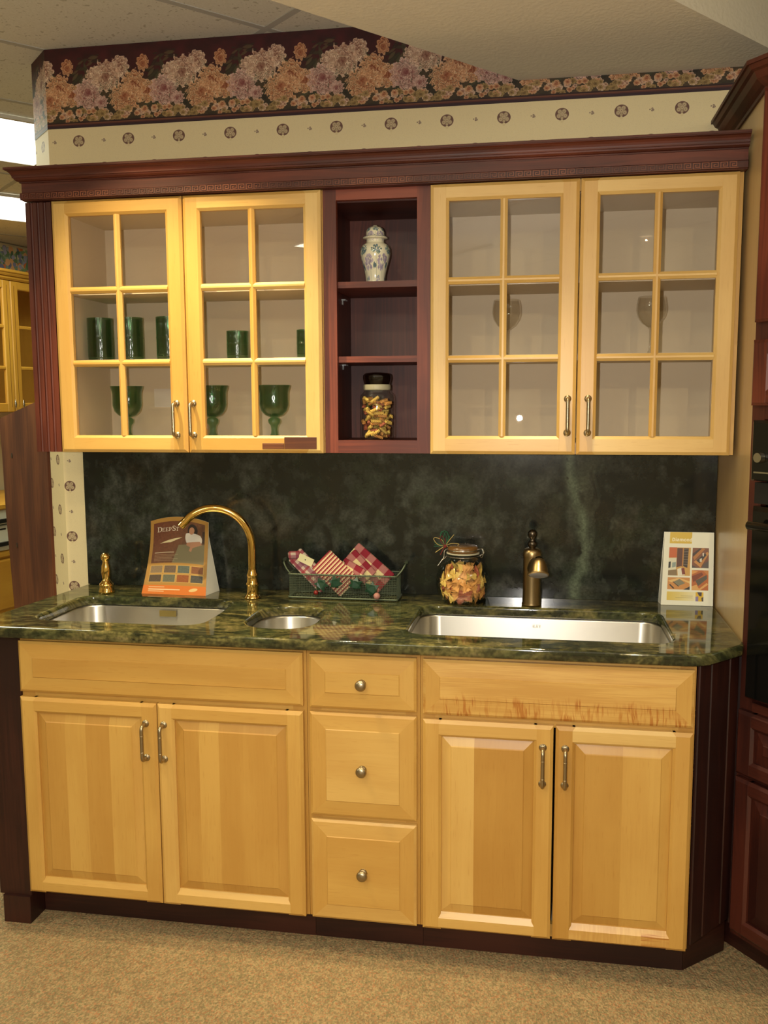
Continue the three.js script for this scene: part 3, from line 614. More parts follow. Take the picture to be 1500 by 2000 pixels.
// ================================================================ WORKTOP, SPLASHBACK, SINKS
function roundRect(path, x0, x1, z0, z1, r) {   // in x and -z
  path.moveTo(x0 + r, -z0); path.lineTo(x1 - r, -z0); path.quadraticCurveTo(x1, -z0, x1, -z0 - r); path.lineTo(x1, -z1 + r); path.quadraticCurveTo(x1, -z1, x1 - r, -z1);
  path.lineTo(x0 + r, -z1); path.quadraticCurveTo(x0, -z1, x0, -z1 + r); path.lineTo(x0, -z0 - r); path.quadraticCurveTo(x0, -z0, x0 + r, -z0);
  return path;
}
const SINKS = [
  { x0: -0.005, x1: 0.525, z0: 0.205, z1: 0.548, r: 0.075, depth: 0.19, label: 'wide stainless undermount sink below the brass faucet' },
  { x0: 0.640, x1: 0.845, z0: 0.262, z1: 0.545, r: 0.10, depth: 0.15, label: 'small rounded stainless bar sink before the wire basket' },
  { x0: 1.122, x1: 1.838, z0: 0.180, z1: 0.545, r: 0.06, depth: 0.20, label: 'long stainless undermount sink below the bronze faucet' },
];
{
  const s = new THREE.Shape();
  s.moveTo(-0.084, -0.004); s.lineTo(-0.150, -0.640); s.quadraticCurveTo(-0.151, -0.655, -0.136, -0.655); s.lineTo(1.84, -0.655); s.quadraticCurveTo(1.885, -0.655, 1.915, -0.632); s.lineTo(2.008, -0.532); s.quadraticCurveTo(2.018, -0.520, 2.018, -0.497); s.lineTo(2.018, -0.004); s.lineTo(-0.084, -0.004);
  for (const k of SINKS) s.holes.push(roundRect(new THREE.Path(), k.x0, k.x1, k.z0, k.z1, k.r));
  let g = new THREE.ExtrudeGeometry(s, { depth: 0.016, bevelEnabled: true, bevelThickness: 0.008, bevelSize: 0.008, bevelOffset: -0.008, bevelSegments: 5, curveSegments: 14 });
  g.rotateX(-Math.PI / 2); g.translate(0, 0.914 - 0.024, 0);
  g = toCreasedNormals(g, 0.6);
  { const p = g.attributes.position, n = g.attributes.normal;   // the polished top stays dead flat up to the rounded edge
    for (let i = 0; i < p.count; i += 3) for (const y of [0.914, 0.882]) if ([0, 1, 2].every((k) => Math.abs(p.getY(i + k) - y) < 1e-5)) for (let k = 0; k < 3; k++) n.setXYZ(i + k, 0, y > 0.9 ? 1 : -1, 0); }
  const p = g.attributes.position, uv = new Float32Array(p.count * 2);
  for (let i = 0; i < p.count; i++) { uv[i * 2] = (p.getX(i) + 0.2) / 2.4; uv[i * 2 + 1] = (p.getZ(i) + 0.914 - p.getY(i)) / 1.2; }
  g.setAttribute('uv', new THREE.BufferAttribute(uv, 2));
  const t = thing('worktop', 'polished olive and black granite worktop with three sink cut-outs', 'worktop', [0.95, 0.882, 0.33]);
  M('slab', g, counterMat, t);
  const b = thing('splashback', 'dark green black granite splashback slab below the wall cabinets', 'splashback', [0.96, 0.915, 0.016]);
  const q = plaque(-0.085, 2.018, 0.9147, 1.3955, 0.001, 0.030, { l: 0.0015, t: 0.0015 }, 0.0015), a = q.attributes.position, w = new Float32Array(a.count * 2);
  for (let i = 0; i < a.count; i++) { w[i * 2] = (a.getX(i) + 0.085 - (a.getZ(i) - 0.03)) / 2.104; w[i * 2 + 1] = (a.getY(i) - 0.914) / 0.482; }
  q.setAttribute('uv', new THREE.BufferAttribute(w, 2));
  M('slab', q, splashMat, b);
}
const font = await new FontLoader().loadAsync('fonts/droid/droid_sans_bold.typeface.json');
SINKS.forEach((k) => {
  const n = 16, ring = (inset, r, y) => {   // corner centres walked with arcs, so rings match point by point
    const x0 = k.x0 - 0.004 + inset, x1 = k.x1 + 0.004 - inset, z0 = k.z0 - 0.004 + inset, z1 = k.z1 + 0.004 - inset, o = [];
    for (const [cx, cz, a] of [[x1 - r, z1 - r, 0], [x0 + r, z1 - r, 1], [x0 + r, z0 + r, 2], [x1 - r, z0 + r, 3]]) for (let i = 0; i <= n; i++) { const t = (a + i / n) * Math.PI / 2; o.push([cx + Math.cos(t) * r, y, cz + Math.sin(t) * r]); }
    return o;
  };
  const top = 0.8812, D = k.depth, r = k.r, rings = [ring(-0.012, r + 0.01, top), ring(0, r, top), ring(0.0015, r, top - 0.004), ring(0.006, r, top - D + 0.05), ring(0.012, r * 0.97, top - D + 0.022), ring(0.026, r * 0.85, top - D + 0.006), ring(0.05, r * 0.6, top - D)];
  const m = rings[0].length, pos = [], idx = [], uv = [];
  rings.forEach((R, j) => R.forEach((p, i) => { pos.push(...p); uv.push(i / m * 4, p[1] * 4); }));
  for (let j = 0; j + 1 < rings.length; j++) for (let i = 0; i < m; i++) { const a = j * m + i, b = j * m + (i + 1) % m, c = a + m, d = b + m; idx.push(a, b, c, b, d, c); }
  const ctr = pos.length / 3; pos.push((k.x0 + k.x1) / 2, top - D, (k.z0 + k.z1) / 2); uv.push(0.5, 0.5);
  for (let i = 0; i < m; i++) idx.push((rings.length - 1) * m + i, (rings.length - 1) * m + (i + 1) % m, ctr);
  const g = new THREE.BufferGeometry(); g.setAttribute('position', new THREE.Float32BufferAttribute(pos, 3)); g.setAttribute('uv', new THREE.Float32BufferAttribute(uv, 2)); g.setIndex(idx); g.computeVertexNormals();
  const t = thing('sink', k.label, 'sink', [(k.x0 + k.x1) / 2, top - D, (k.z0 + k.z1) / 2]);
  M('basin', g, steel, t);
  const dr = lathe([[0.001, 0.002], [0.03, 0.002], [0.034, 0.0045], [0.043, 0.003], [0.045, 0.0005]], 32); dr.translate((k.x0 + k.x1) / 2, top - D, (k.z0 + k.z1) / 2);
  M('drain', dr, pewter, t);
  if (k.x0 > 1) { const g = new TextGeometry('KAY', { font, size: 0.0105, depth: 0.0006, curveSegments: 4 }); g.translate(1.463, 0.852, 0.1805); M('stamped_mark', g, std({ color: new THREE.Color().setRGB(0.75, 0.74, 0.7), metalness: 1, roughness: 0.5 }), t, 'stamped maker mark'); }
  if (k.x0 < 0) M('maker_sticker', box(0.256, 0.314, 0.852, 0.872, 0.2085, 0.2095), std({ color: lin('#6c5e2e'), roughness: 0.5 }), t, 'small gold sticker inside the basin');
});

// ================================================================ THINGS ON THE WORKTOP
const CT = 0.9143;
{ // brass gooseneck faucet
  const x = 0.562, z = 0.166, t = thing('faucet', 'tall polished brass gooseneck faucet between the sinks', 'faucet', [x, CT, z]);
  const b = lathe([[0.0001, 0], [0.027, 0], [0.027, 0.004], [0.022, 0.010], [0.019, 0.016], [0.0185, 0.040], [0.021, 0.044], [0.021, 0.050], [0.018, 0.054], [0.0165, 0.070], [0.0185, 0.073], [0.0185, 0.078], [0.0155, 0.084], [0.013, 0.095]], 40); b.translate(x, CT, z);
  M('body', b, brass, t);
  const R = 0.122, cy = CT + 0.168, pts = [[x, CT + 0.085, z], [x, CT + 0.13, z]];
  for (let k = 0; k <= 14; k++) { const a = (k / 14) * 2.42; pts.push([x - (R - R * Math.cos(a)) * 0.955, cy + Math.sin(a) * R * 1.05, z + (R - R * Math.cos(a)) * 0.26]); }
  const e = pts[pts.length - 1], f = pts[pts.length - 2], d = [e[0] - f[0], e[1] - f[1], e[2] - f[2]].map((v) => v * 0.55);
  pts.push([e[0] + d[0], e[1] + d[1], e[2] + d[2]]);
  M('spout', tube(pts, 0.0125, 90, 20), brass, t);
  const q = pts[pts.length - 1], tip = new THREE.CylinderGeometry(0.0138, 0.0130, 0.014, 24); tip.applyQuaternion(new THREE.Quaternion().setFromUnitVectors(V3(0, 1, 0), V3(-d[0], -d[1], -d[2]).normalize())); tip.translate(...q);
  M('aerator', tip, brass, t);
}
{ // brass side spray
  const x = 0.050, z = 0.160, t = thing('side_spray', 'small polished brass side spray with ball top at the worktop corner', 'side spray', [x, CT, z]);
  const b = lathe([[0.0001, 0], [0.026, 0], [0.0265, 0.006], [0.024, 0.012], [0.022, 0.022], [0.024, 0.026], [0.0225, 0.032], [0.016, 0.038], [0.012, 0.046]], 36), s = lathe([[0.011, 0.043], [0.0135, 0.052], [0.0155, 0.072], [0.0140, 0.092], [0.0095, 0.104], [0.0105, 0.108], [0.008, 0.111]], 36);
  const k = new THREE.SphereGeometry(0.0155, 28, 20); k.translate(x, CT + 0.121, z);
  b.translate(x, CT, z); s.translate(x, CT, z); M('base', b, brass, t); M('stem', s, brass, t); M('ball_top', k, brass, t);
}
{ // bronze pull-out faucet, spout towards the room
  const x = 1.459, z = 0.140, t = thing('faucet', 'aged bronze single-post faucet with bell-shaped spout behind the long sink', 'faucet', [x, CT, z]);
  const b = lathe([[0.0001, 0], [0.030, 0], [0.0305, 0.006], [0.0285, 0.010], [0.0275, 0.05], [0.0275, 0.150], [0.029, 0.154], [0.029, 0.166], [0.026, 0.176], [0.018, 0.181], [0.0001, 0.182]], 40); b.translate(x, CT, z);
  M('post', b, bronze, t);
  const top = lathe([[0.0001, 0.240], [0.008, 0.238], [0.0135, 0.231], [0.0145, 0.223], [0.0115, 0.214], [0.007, 0.209], [0.009, 0.204], [0.014, 0.199], [0.015, 0.192], [0.011, 0.185], [0.010, 0.181]], 28); top.translate(x, CT, z);
  M('lever_finial', top, bronzeDark, t, 'dark turned finial lever');
  M('spout', tube([[x, CT + 0.118, z + 0.018], [x + 0.006, CT + 0.140, z + 0.055], [x + 0.014, CT + 0.157, z + 0.105], [x + 0.021, CT + 0.165, z + 0.15]], 0.0155, 36, 18), bronze, t);
  const h = lathe([[0.0001, 0.050], [0.008, 0.0495], [0.016, 0.045], [0.022, 0.034], [0.0265, 0.018], [0.0285, 0.004], [0.031, 0.002], [0.031, -0.002], [0.027, -0.003]], 36), f = lathe([[0.0001, -0.001], [0.027, -0.001], [0.027, -0.0035], [0.0001, -0.0035]], 30);
  for (const g of [h, f]) { g.rotateX(-0.48); g.translate(x + 0.021, CT + 0.130, z + 0.170); }
  M('spray_head', h, bronze, t); M('spray_face', f, std({ color: lin('#8f8f98'), metalness: 0.6, roughness: 0.35 }), t, 'grey perforated spray face');
}
// ---- printed cards
const cardWhite = std({ color: lin('#e9e6d6'), roughness: 0.6 });
const card1Tex = canvasTex(900, 1200, (g, W, H) => {
  g.fillStyle = '#b98a3e'; g.fillRect(0, 0, W, H);
  g.fillStyle = '#e07a22'; g.fillRect(0, H * 0.885, W, H * 0.115);
  const bg = g.createLinearGradient(0, 0, W, H * 0.6); bg.addColorStop(0, '#6b3320'); bg.addColorStop(0.45, '#7a4a2c'); bg.addColorStop(1, '#5c4b36'); g.fillStyle = bg; g.fillRect(W * 0.055, H * 0.055, W * 0.885, H * 0.545);
  g.save(); g.beginPath(); g.rect(W * 0.055, H * 0.055, W * 0.885, H * 0.545); g.clip();
  const r = rng(3);
  for (let i = 0; i < 900; i++) { g.fillStyle = ['rgba(140,80,45,0.12)', 'rgba(60,30,20,0.12)', 'rgba(170,120,80,0.10)'][i % 3]; g.beginPath(); g.ellipse(r() * W, r() * H * 0.6, 40 * r(), 22 * r(), r() * 3, 0, 7); g.fill(); }
  g.fillStyle = '#857a58'; g.beginPath(); g.moveTo(W * 0.40, H * 0.62); g.lineTo(W * 0.50, H * 0.37); g.lineTo(W, H * 0.33); g.lineTo(W, H * 0.62); g.fill();
  g.fillStyle = '#e9d9a8'; g.beginPath(); g.moveTo(W * 0.17, H * 0.345); g.quadraticCurveTo(W * 0.33, H * 0.29, W * 0.56, H * 0.27); g.quadraticCurveTo(W * 0.44, H * 0.31, W * 0.36, H * 0.335); g.quadraticCurveTo(W * 0.25, H * 0.335, W * 0.17, H * 0.345); g.fill();
  g.fillStyle = '#2e2018'; g.beginPath(); g.ellipse(W * 0.73, H * 0.17, W * 0.085, H * 0.085, 0, 0, 7); g.fill(); g.beginPath(); g.ellipse(W * 0.69, H * 0.20, W * 0.04, H * 0.075, 0.2, 0, 7); g.fill();
  g.fillStyle = '#e6dccf'; g.beginPath(); g.moveTo(W * 0.62, H * 0.215); g.quadraticCurveTo(W * 0.72, H * 0.19, W * 0.86, H * 0.22); g.quadraticCurveTo(W * 0.92, H * 0.27, W * 0.88, H * 0.33); g.lineTo(W * 0.64, H * 0.345); g.quadraticCurveTo(W * 0.59, H * 0.28, W * 0.62, H * 0.215); g.fill();
  g.fillStyle = '#c08a68'; g.beginPath(); g.ellipse(W * 0.715, H * 0.175, W * 0.045, H * 0.05, 0.2, 0, 7); g.fill();
  g.beginPath(); g.moveTo(W * 0.64, H * 0.335); g.lineTo(W * 0.86, H * 0.30); g.lineTo(W * 0.90, H * 0.34); g.lineTo(W * 0.74, H * 0.40); g.lineTo(W * 0.72, H * 0.45); g.lineTo(W * 0.68, H * 0.44); g.lineTo(W * 0.70, H * 0.39); g.lineTo(W * 0.63, H * 0.37); g.fill();
  g.fillStyle = '#3a261c'; g.beginPath(); g.moveTo(W * 0.90, H * 0.16); g.lineTo(W, H * 0.14); g.lineTo(W, H * 0.34); g.lineTo(W * 0.90, H * 0.31); g.fill();
  g.restore();
  g.fillStyle = '#f0e6cf'; g.font = '112px serif'; g.fillText('D', W * 0.115, H * 0.185); g.font = '82px serif'; g.fillText('EEP', W * 0.20, H * 0.185); g.font = '112px serif'; g.fillText('S', W * 0.375, H * 0.185); g.font = '82px serif'; g.fillText('T', W * 0.44, H * 0.185);
  g.fillStyle = 'rgba(235,222,190,0.75)'; g.fillRect(W * 0.10, H * 0.458, W * 0.33, 14);
  g.fillStyle = 'rgba(220,200,160,0.45)'; for (let i = 0; i < 5; i++) g.fillRect(W * 0.10, H * (0.488 + i * 0.019), W * (0.40 - 0.05 * (i % 3)), 9);
  const sw = ['#8e7658', '#6e5a48', '#5d665c', '#8a5430', '#574636', '#6a6a54', '#9a5420', '#4f4c46'];
  sw.forEach((c, i) => { const x = W * (0.07 + 0.225 * (i % 4)), y = H * (0.635 + 0.115 * Math.floor(i / 4)); g.fillStyle = '#d2ad62'; g.fillRect(x - 8, y - 8, W * 0.195 + 16, H * 0.092 + 16); g.fillStyle = c; g.fillRect(x, y, W * 0.195, H * 0.092); for (let k = 0; k < 120; k++) { g.fillStyle = r() < 0.5 ? 'rgba(30,20,10,0.15)' : 'rgba(220,200,160,0.12)'; g.fillRect(x + r() * (W * 0.195 - 6), y + r() * (H * 0.092 - 6), 6, 6); } });
  g.fillStyle = '#f6dfb4'; g.fillRect(W * 0.09, H * 0.905, W * 0.25, 8); g.fillRect(W * 0.09, H * 0.932, W * 0.50, 14); g.fillRect(W * 0.09, H * 0.958, W * 0.25, 8);
  g.fillStyle = '#f0cf8c'; g.beginPath(); g.ellipse(W * 0.80, H * 0.935, W * 0.07, H * 0.02, -0.25, 0, 7); g.fill();
});
{
  const t = thing('counter_card', 'brown and orange easel card with eight stone swatches behind the wide sink', 'card', [0.285, CT, 0.115]);
  const n = 24, m = 16, Wb = 0.227, pos = [], uv = [], idx = [];
  const at = (i, j) => { const u = i / m, v = j / n, w = Wb * (1 - 0.09 * Math.sin(Math.min(1, v * 1.3) * Math.PI * 0.5)), arch = 0.017 * (1 - Math.pow(2 * u - 1, 2)) * v, y = CT + v * 0.236 + arch, z = 0.158 - 0.062 * Math.sin(v * Math.PI * 0.5) + 0.006 * (u - 0.5); return [0.285 + (u - 0.5) * w + 0.004 * v, y, z]; };
  for (let j = 0; j <= n; j++) for (let i = 0; i <= m; i++) { pos.push(...at(i, j)); uv.push(i / m, j / n); }
  for (let j = 0; j < n; j++) for (let i = 0; i < m; i++) { const a = j * (m + 1) + i; idx.push(a, a + 1, a + m + 2, a, a + m + 2, a + m + 1); }
  const g = new THREE.BufferGeometry(); g.setAttribute('position', new THREE.Float32BufferAttribute(pos, 3)); g.setAttribute('uv', new THREE.Float32BufferAttribute(uv, 2)); g.setIndex(idx); g.computeVertexNormals();
  const back = g.clone();
  M('printed_front', g, std({ map: card1Tex, color: lin('#dcdcdc'), roughness: 0.45 }), t);
  const bp = back.attributes.position; for (let i = 0; i < bp.count; i++) bp.setZ(i, bp.getZ(i) - 0.0012); M('card_back', back, cardWhite, t);
  const o = [], x1 = 0.398, x0 = 0.175;   // folded easel: sloping back and closed sides
  for (const [a, b, c, d] of [[[x1 - 0.012, CT + 0.21, 0.094], [x1 + 0.016, CT, 0.072], [x0 - 0.005, CT, 0.072], [x0 + 0.012, CT + 0.21, 0.094]]]) { quad(o, a, b, c, d); quad(o, [a[0], a[1], a[2] - 0.0012], [d[0], d[1], d[2] - 0.0012], [c[0], c[1], c[2] - 0.0012], [b[0], b[1], b[2] - 0.0012]); }
  M('easel_back', fromTris(o), cardWhite, t);
  const sd = []; const N = 12; for (let j = 0; j < N; j++) { const a = at(m, n * j / N * 0.88), b = at(m, n * (j + 1) / N * 0.88), f = (k) => [x1 + 0.016 - 0.028 * k / N, CT + 0.21 * k / N, 0.072 + 0.022 * k / N]; quad(sd, [a[0], a[1], a[2] - 0.002], f(j), f(j + 1), [b[0], b[1], b[2] - 0.002]); }
  M('easel_side', fromTris(sd), cardWhite, t);
}
const card2Tex = canvasTex(800, 1150, (g, W, H) => {
  g.fillStyle = '#e8e6d0'; g.fillRect(0, 0, W, H);
  g.fillStyle = '#d6b53e'; g.fillRect(W * 0.11, 0, W * 0.45, H * 0.155);
  g.fillStyle = '#f4efd2'; g.font = 'bold 76px sans-serif'; g.fillText('Diamond', W * 0.155, H * 0.125);
  const photo = (x, y, w, h, base, shapes) => { g.save(); g.translate(x * W, y * H); g.beginPath(); g.rect(0, 0, w * W, h * H); g.clip(); g.fillStyle = base; g.fillRect(0, 0, w * W, h * H); for (const [c, ...p] of shapes) { g.fillStyle = c; g.beginPath(); p.forEach(([a, b], i) => (i ? g.lineTo(a * w * W, b * h * H) : g.moveTo(a * w * W, b * h * H))); g.fill(); } g.restore(); };
  photo(0.11, 0.21, 0.44, 0.385, '#c79a4c', [['#c2602a', [0, 0], [0.36, 0], [0.36, 0.36], [0, 0.36]], ['#5a3320', [0.37, 0.02], [0.62, 0.02], [0.62, 0.66], [0.37, 0.70]], ['#a8682c', [0.62, 0.02], [0.66, 0.02], [0.66, 0.70], [0.62, 0.70]], ['#3a2a1c', [0.68, 0.02], [0.90, 0.02], [0.88, 0.72], [0.68, 0.66]], ['#d8d4b8', [0, 0.38], [0.36, 0.36], [0.36, 0.80], [0, 0.82]], ['#23201c', [0.0, 0.52], [0.10, 0.50], [0.10, 0.72], [0, 0.74]], ['#8a9a92', [0.17, 0.54], [0.34, 0.52], [0.34, 0.68], [0.17, 0.72]], ['#86704a', [0, 0.82], [0.4, 0.78], [0.42, 1], [0, 1]], ['#e2dcc4', [0.42, 0.76], [0.62, 0.72], [0.78, 0.98], [0.46, 1]], ['#7c2f1c', [0.60, 0.74], [0.74, 0.72], [0.80, 0.94], [0.66, 0.96]]]);
  for (let i = 0; i < 7; i++) { g.strokeStyle = '#8d8272'; g.lineWidth = 5; g.beginPath(); g.moveTo(W * 0.415, H * (0.235 + i * 0.034)); g.lineTo(W * 0.5, H * (0.228 + i * 0.036)); g.stroke(); }
  photo(0.585, 0.21, 0.32, 0.275, '#7a4a30', [['#b0743a', [0.05, 0.45], [0.62, 0.0], [0.78, 0.05], [0.14, 0.62]], ['#3b2a22', [0.0, 0.3], [0.45, 0.02], [0.55, 0.05], [0.05, 0.45]], ['#c48a4a', [0.10, 0.70], [0.92, 0.18], [1, 0.28], [0.52, 0.98]], ['#2f2822', [0.25, 0.62], [0.80, 0.25], [0.86, 0.36], [0.46, 0.76]], ['#cfc8b4', [0.62, 0.26], [0.72, 0.24], [0.70, 0.42], [0.64, 0.42]], ['#d9d2bd', [0.46, 0.55], [0.60, 0.50], [0.58, 0.70], [0.46, 0.68]], ['#4c4038', [0, 0.86], [0.4, 1], [0, 1]], ['#5a5046', [0.66, 0.82], [1, 0.62], [1, 1], [0.6, 1]]]);
  photo(0.585, 0.515, 0.32, 0.275, '#b2622a', [['#d99a52', [0.0, 0.0], [0.4, 0.06], [0.0, 0.22]], ['#4f4a3a', [0.22, 0.52], [0.90, 0.22], [0.92, 0.42], [0.4, 0.78]], ['#7d3a18', [0.0, 0.30], [0.6, 0.10], [0.7, 0.22], [0.1, 0.6]], ['#d8a45e', [0, 0.80], [0.3, 0.72], [0.45, 0.92], [0.9, 0.62], [1, 0.7], [0.5, 1], [0, 1]], ['#c48144', [0.66, 0.02], [1, 0.0], [1, 0.26]]]);
  photo(0.11, 0.62, 0.44, 0.165, '#c98a44', [['#7f7a60', [0.28, 0.38], [0.55, 0.12], [0.80, 0.46], [0.52, 0.70]], ['#e0b870', [0.0, 0.30], [0.5, 0.02], [1, 0.3], [1, 0.5], [0.55, 0.12], [0.2, 0.42]], ['#2f261e', [0.12, 0.55], [0.34, 0.9], [0.28, 0.95], [0.08, 0.62]], ['#2f261e', [0.72, 1.0], [1, 0.72], [1, 1]], ['#3a2e22', [0.26, 0.34], [0.54, 0.74], [0.50, 0.76], [0.24, 0.38]]]);
  const b = g.createLinearGradient(W * 0.11, 0, W * 0.75, 0); b.addColorStop(0, '#d6b94a'); b.addColorStop(1, '#e8e4c8'); g.fillStyle = b; g.fillRect(W * 0.11, H * 0.815, W * 0.55, H * 0.12);
  g.fillStyle = 'rgba(110,90,50,0.55)'; g.fillRect(W * 0.38, H * 0.868, W * 0.23, 6); g.fillRect(W * 0.28, H * 0.893, W * 0.33, 6);
  photo(0.665, 0.815, 0.15, 0.125, '#d8b02c', [['#3a2a30', [0.2, 0], [0.8, 0], [0.75, 0.45], [0.45, 0.4]], ['#8a7aa0', [0, 0.5], [0.35, 0.45], [0.35, 1], [0, 1]], ['#4a3a2a', [0.75, 0.6], [1, 0.5], [1, 1], [0.8, 1]]]);
});
{
  const t = thing('counter_card', 'white tent card with kitchen storage pictures by the oven cabinet side', 'card', [1.932, CT, 0.052]);
  const xb0 = 1.853, xb1 = 2.0125, xt0 = 1.864, xt1 = 2.013, yt = CT + 0.226, zf = 0.074, zt = 0.045, e = 0.0012, o = [];
  const F = [[xb0 + 0.004, CT + 0.0005, zf], [xb1, CT + 0.0005, zf], [xt1, yt, zt], [xt0 + 0.002, yt, zt]];
  quad(o, ...F); const g = fromTris(o); g.setAttribute('uv', new THREE.BufferAttribute(new Float32Array([0, 0, 1, 0, 1, 1, 0, 0, 1, 1, 0, 1]), 2));
  M('printed_front', g, std({ map: card2Tex, roughness: 0.4 }), t);
  const b = []; quad(b, ...F.map(([x, y, z]) => [x, y, z - e]).reverse()); const B = [[xb0, CT + 0.0005, 0.034], [xb1, CT + 0.0005, 0.034], [xt1, yt, 0.0425], [xt0, yt, 0.0425]]; quad(b, ...B); quad(b, ...B.map(([x, y, z]) => [x, y, z - e]).reverse());
  for (const [i, j] of [[0, 3], [1, 2]]) quad(b, B[i], [F[i][0], F[i][1], F[i][2] - e], [F[j][0], F[j][1], F[j][2] - e], B[j]);
  M('card_back', fromTris(b), cardWhite, t);
}
// ---- wire basket of kitchen linen
const wireMat = std({ color: lin('#56604c'), metalness: 0.4, roughness: 0.45 });
function rim(y, r, out) {   // a level oblong of wire with small rounded corners
  const c = new THREE.CurvePath(), k = 0.008, x0 = BX0 - out, x1 = BX1 + out, z0 = BZ0 - out, z1 = BZ1 + out, P = [[x0, z0], [x1, z0], [x1, z1], [x0, z1]];
  for (let i = 0; i < 4; i++) {
    const a = P[i], b = P[(i + 1) % 4], n = P[(i + 2) % 4], s = (p, q) => { const l = Math.hypot(q[0] - p[0], q[1] - p[1]); return [p[0] + (q[0] - p[0]) / l * k, p[1] + (q[1] - p[1]) / l * k]; };
    const f = s(a, b), e = s(b, a), g = s(b, n), v = (p) => V3(p[0], y, p[1]);
    c.add(new THREE.LineCurve3(v(f), v(e))); c.add(new THREE.QuadraticBezierCurve3(v(e), v(b), v(g)));
  }
  return new THREE.TubeGeometry(c, 160, r, 8, true);
}
const BX0 = 0.682, BX1 = 1.034, BZ0 = 0.062, BZ1 = 0.152, BH = 0.080;
{
  const t = thing('wire_basket', 'oblong dark green wire mesh basket with ivy leaves on its front', 'basket', [(BX0 + BX1) / 2, CT, (BZ0 + BZ1) / 2]);
  const loop = rim;
  M('rim', loop(CT + BH, 0.0030, 0.002), wireMat, t); M('foot_ring', loop(CT + 0.005, 0.0032, 0.003), wireMat, t);
  const wrap = []; for (let i = 0; i < 22; i++) { const x = BX0 + 0.01 + i * 0.016; for (const y of [CT + BH, CT + 0.005]) { const g = new THREE.TorusGeometry(0.0037, 0.0009, 5, 10); g.rotateY(Math.PI / 2 + 0.5); g.translate(x, y, BZ1 + 0.002); wrap.push(g); } }
  M('wire_binding', merge(wrap), wireMat, t);
  const side = (a, b) => { const n = Math.round(Math.hypot(b[0] - a[0], b[1] - a[1]) / 0.0056), o = []; for (let i = 0; i <= n; i++) { const x = mix(a[0], b[0], i / n), z = mix(a[1], b[1], i / n); o.push(rod([x, CT + 0.005, z], [x, CT + BH, z], 0.00055, 4)); } for (let y = 0.012; y < BH - 0.003; y += 0.0056) o.push(rod([a[0], CT + y, a[1]], [b[0], CT + y, b[1]], 0.00055, 4)); return merge(o); };
  for (const [a, b] of [[[BX0, BZ1], [BX1, BZ1]], [[BX0, BZ0], [BX1, BZ0]], [[BX0, BZ0], [BX0, BZ1]], [[BX1, BZ0], [BX1, BZ1]]]) M('wire_mesh', side(a, b), wireMat, t).userData.kind = 'stuff';
  M('wire_floor', (() => { const o = []; for (let x = BX0; x < BX1; x += 0.012) o.push(rod([x, CT + 0.005, BZ0], [x, CT + 0.005, BZ1], 0.0008, 4)); return merge(o); })(), wireMat, t).userData.kind = 'stuff';
  for (const s of [0, 1]) {
    const x = s ? BX1 : BX0, d = s ? 1 : -1, zc = (BZ0 + BZ1) / 2;
    M('handle', merge([tube([[x, CT + BH, BZ1 - 0.012], [x + d * 0.014, CT + BH + 0.016, BZ1 - 0.016], [x + d * 0.024, CT + BH + 0.034, zc + 0.02], [x + d * 0.026, CT + BH + 0.040, zc], [x + d * 0.024, CT + BH + 0.034, zc - 0.02], [x + d * 0.014, CT + BH + 0.016, BZ0 + 0.016], [x, CT + BH, BZ0 + 0.012]], 0.0028, 50, 8), tube([[x + d * 0.0245, CT + BH + 0.035, zc + 0.018], [x + d * 0.026, CT + BH + 0.040, zc], [x + d * 0.0245, CT + BH + 0.035, zc - 0.018]], 0.0062, 20, 10)]), wireMat, t);
  }
  const leafMat = phy({ color: lin('#173a28'), roughness: 0.3, clearcoat: 0.4 });
  const ivy = (cx, cy, s, a) => { const sh = new THREE.Shape(); const P = [[0, -1], [0.35, -0.72], [0.95, -0.62], [0.62, -0.15], [0.92, 0.42], [0.40, 0.34], [0, 1], [-0.40, 0.34], [-0.92, 0.42], [-0.62, -0.15], [-0.95, -0.62], [-0.35, -0.72]]; P.forEach(([x, y], i) => (i ? sh.lineTo(x * s, y * s) : sh.moveTo(x * s, y * s))); const g = new THREE.ExtrudeGeometry(sh, { depth: 0.0008, bevelEnabled: true, bevelSize: 0.0008, bevelThickness: 0.0006, bevelSegments: 2 }); const p = g.attributes.position; for (let i = 0; i < p.count; i++) p.setZ(i, p.getZ(i) + 0.006 * (1 - Math.pow(Math.hypot(p.getX(i), p.getY(i)) / s, 2)) - 0.0035 * Math.cos(p.getX(i) / s * 9) * 0.3); g.computeVertexNormals(); g.rotateZ(a); g.translate(cx, cy, BZ1 + 0.0065); return g; };
  for (const [x, y, s, a] of [[0.788, 0.961, 0.022, 2.5], [0.836, 0.975, 0.022, 0.3], [0.903, 0.972, 0.022, -0.2], [0.953, 0.957, 0.023, 0.9]]) M('ivy_leaf', ivy(x, y, s, a), leafMat, t, 'dark green ivy leaf');
  const b1 = new THREE.SphereGeometry(0.0075, 18, 12); b1.translate(0.773, 0.9375, BZ1 + 0.0105); M('berry', b1, std({ color: lin('#7a1a16'), roughness: 0.35 }), t, 'red berry');
  const b2 = new THREE.SphereGeometry(0.0108, 20, 14); b2.translate(0.973, 0.9335, BZ1 + 0.0155); M('berry', b2, std({ color: lin('#a47268'), roughness: 0.6 }), t, 'large dusty pink berry');
}
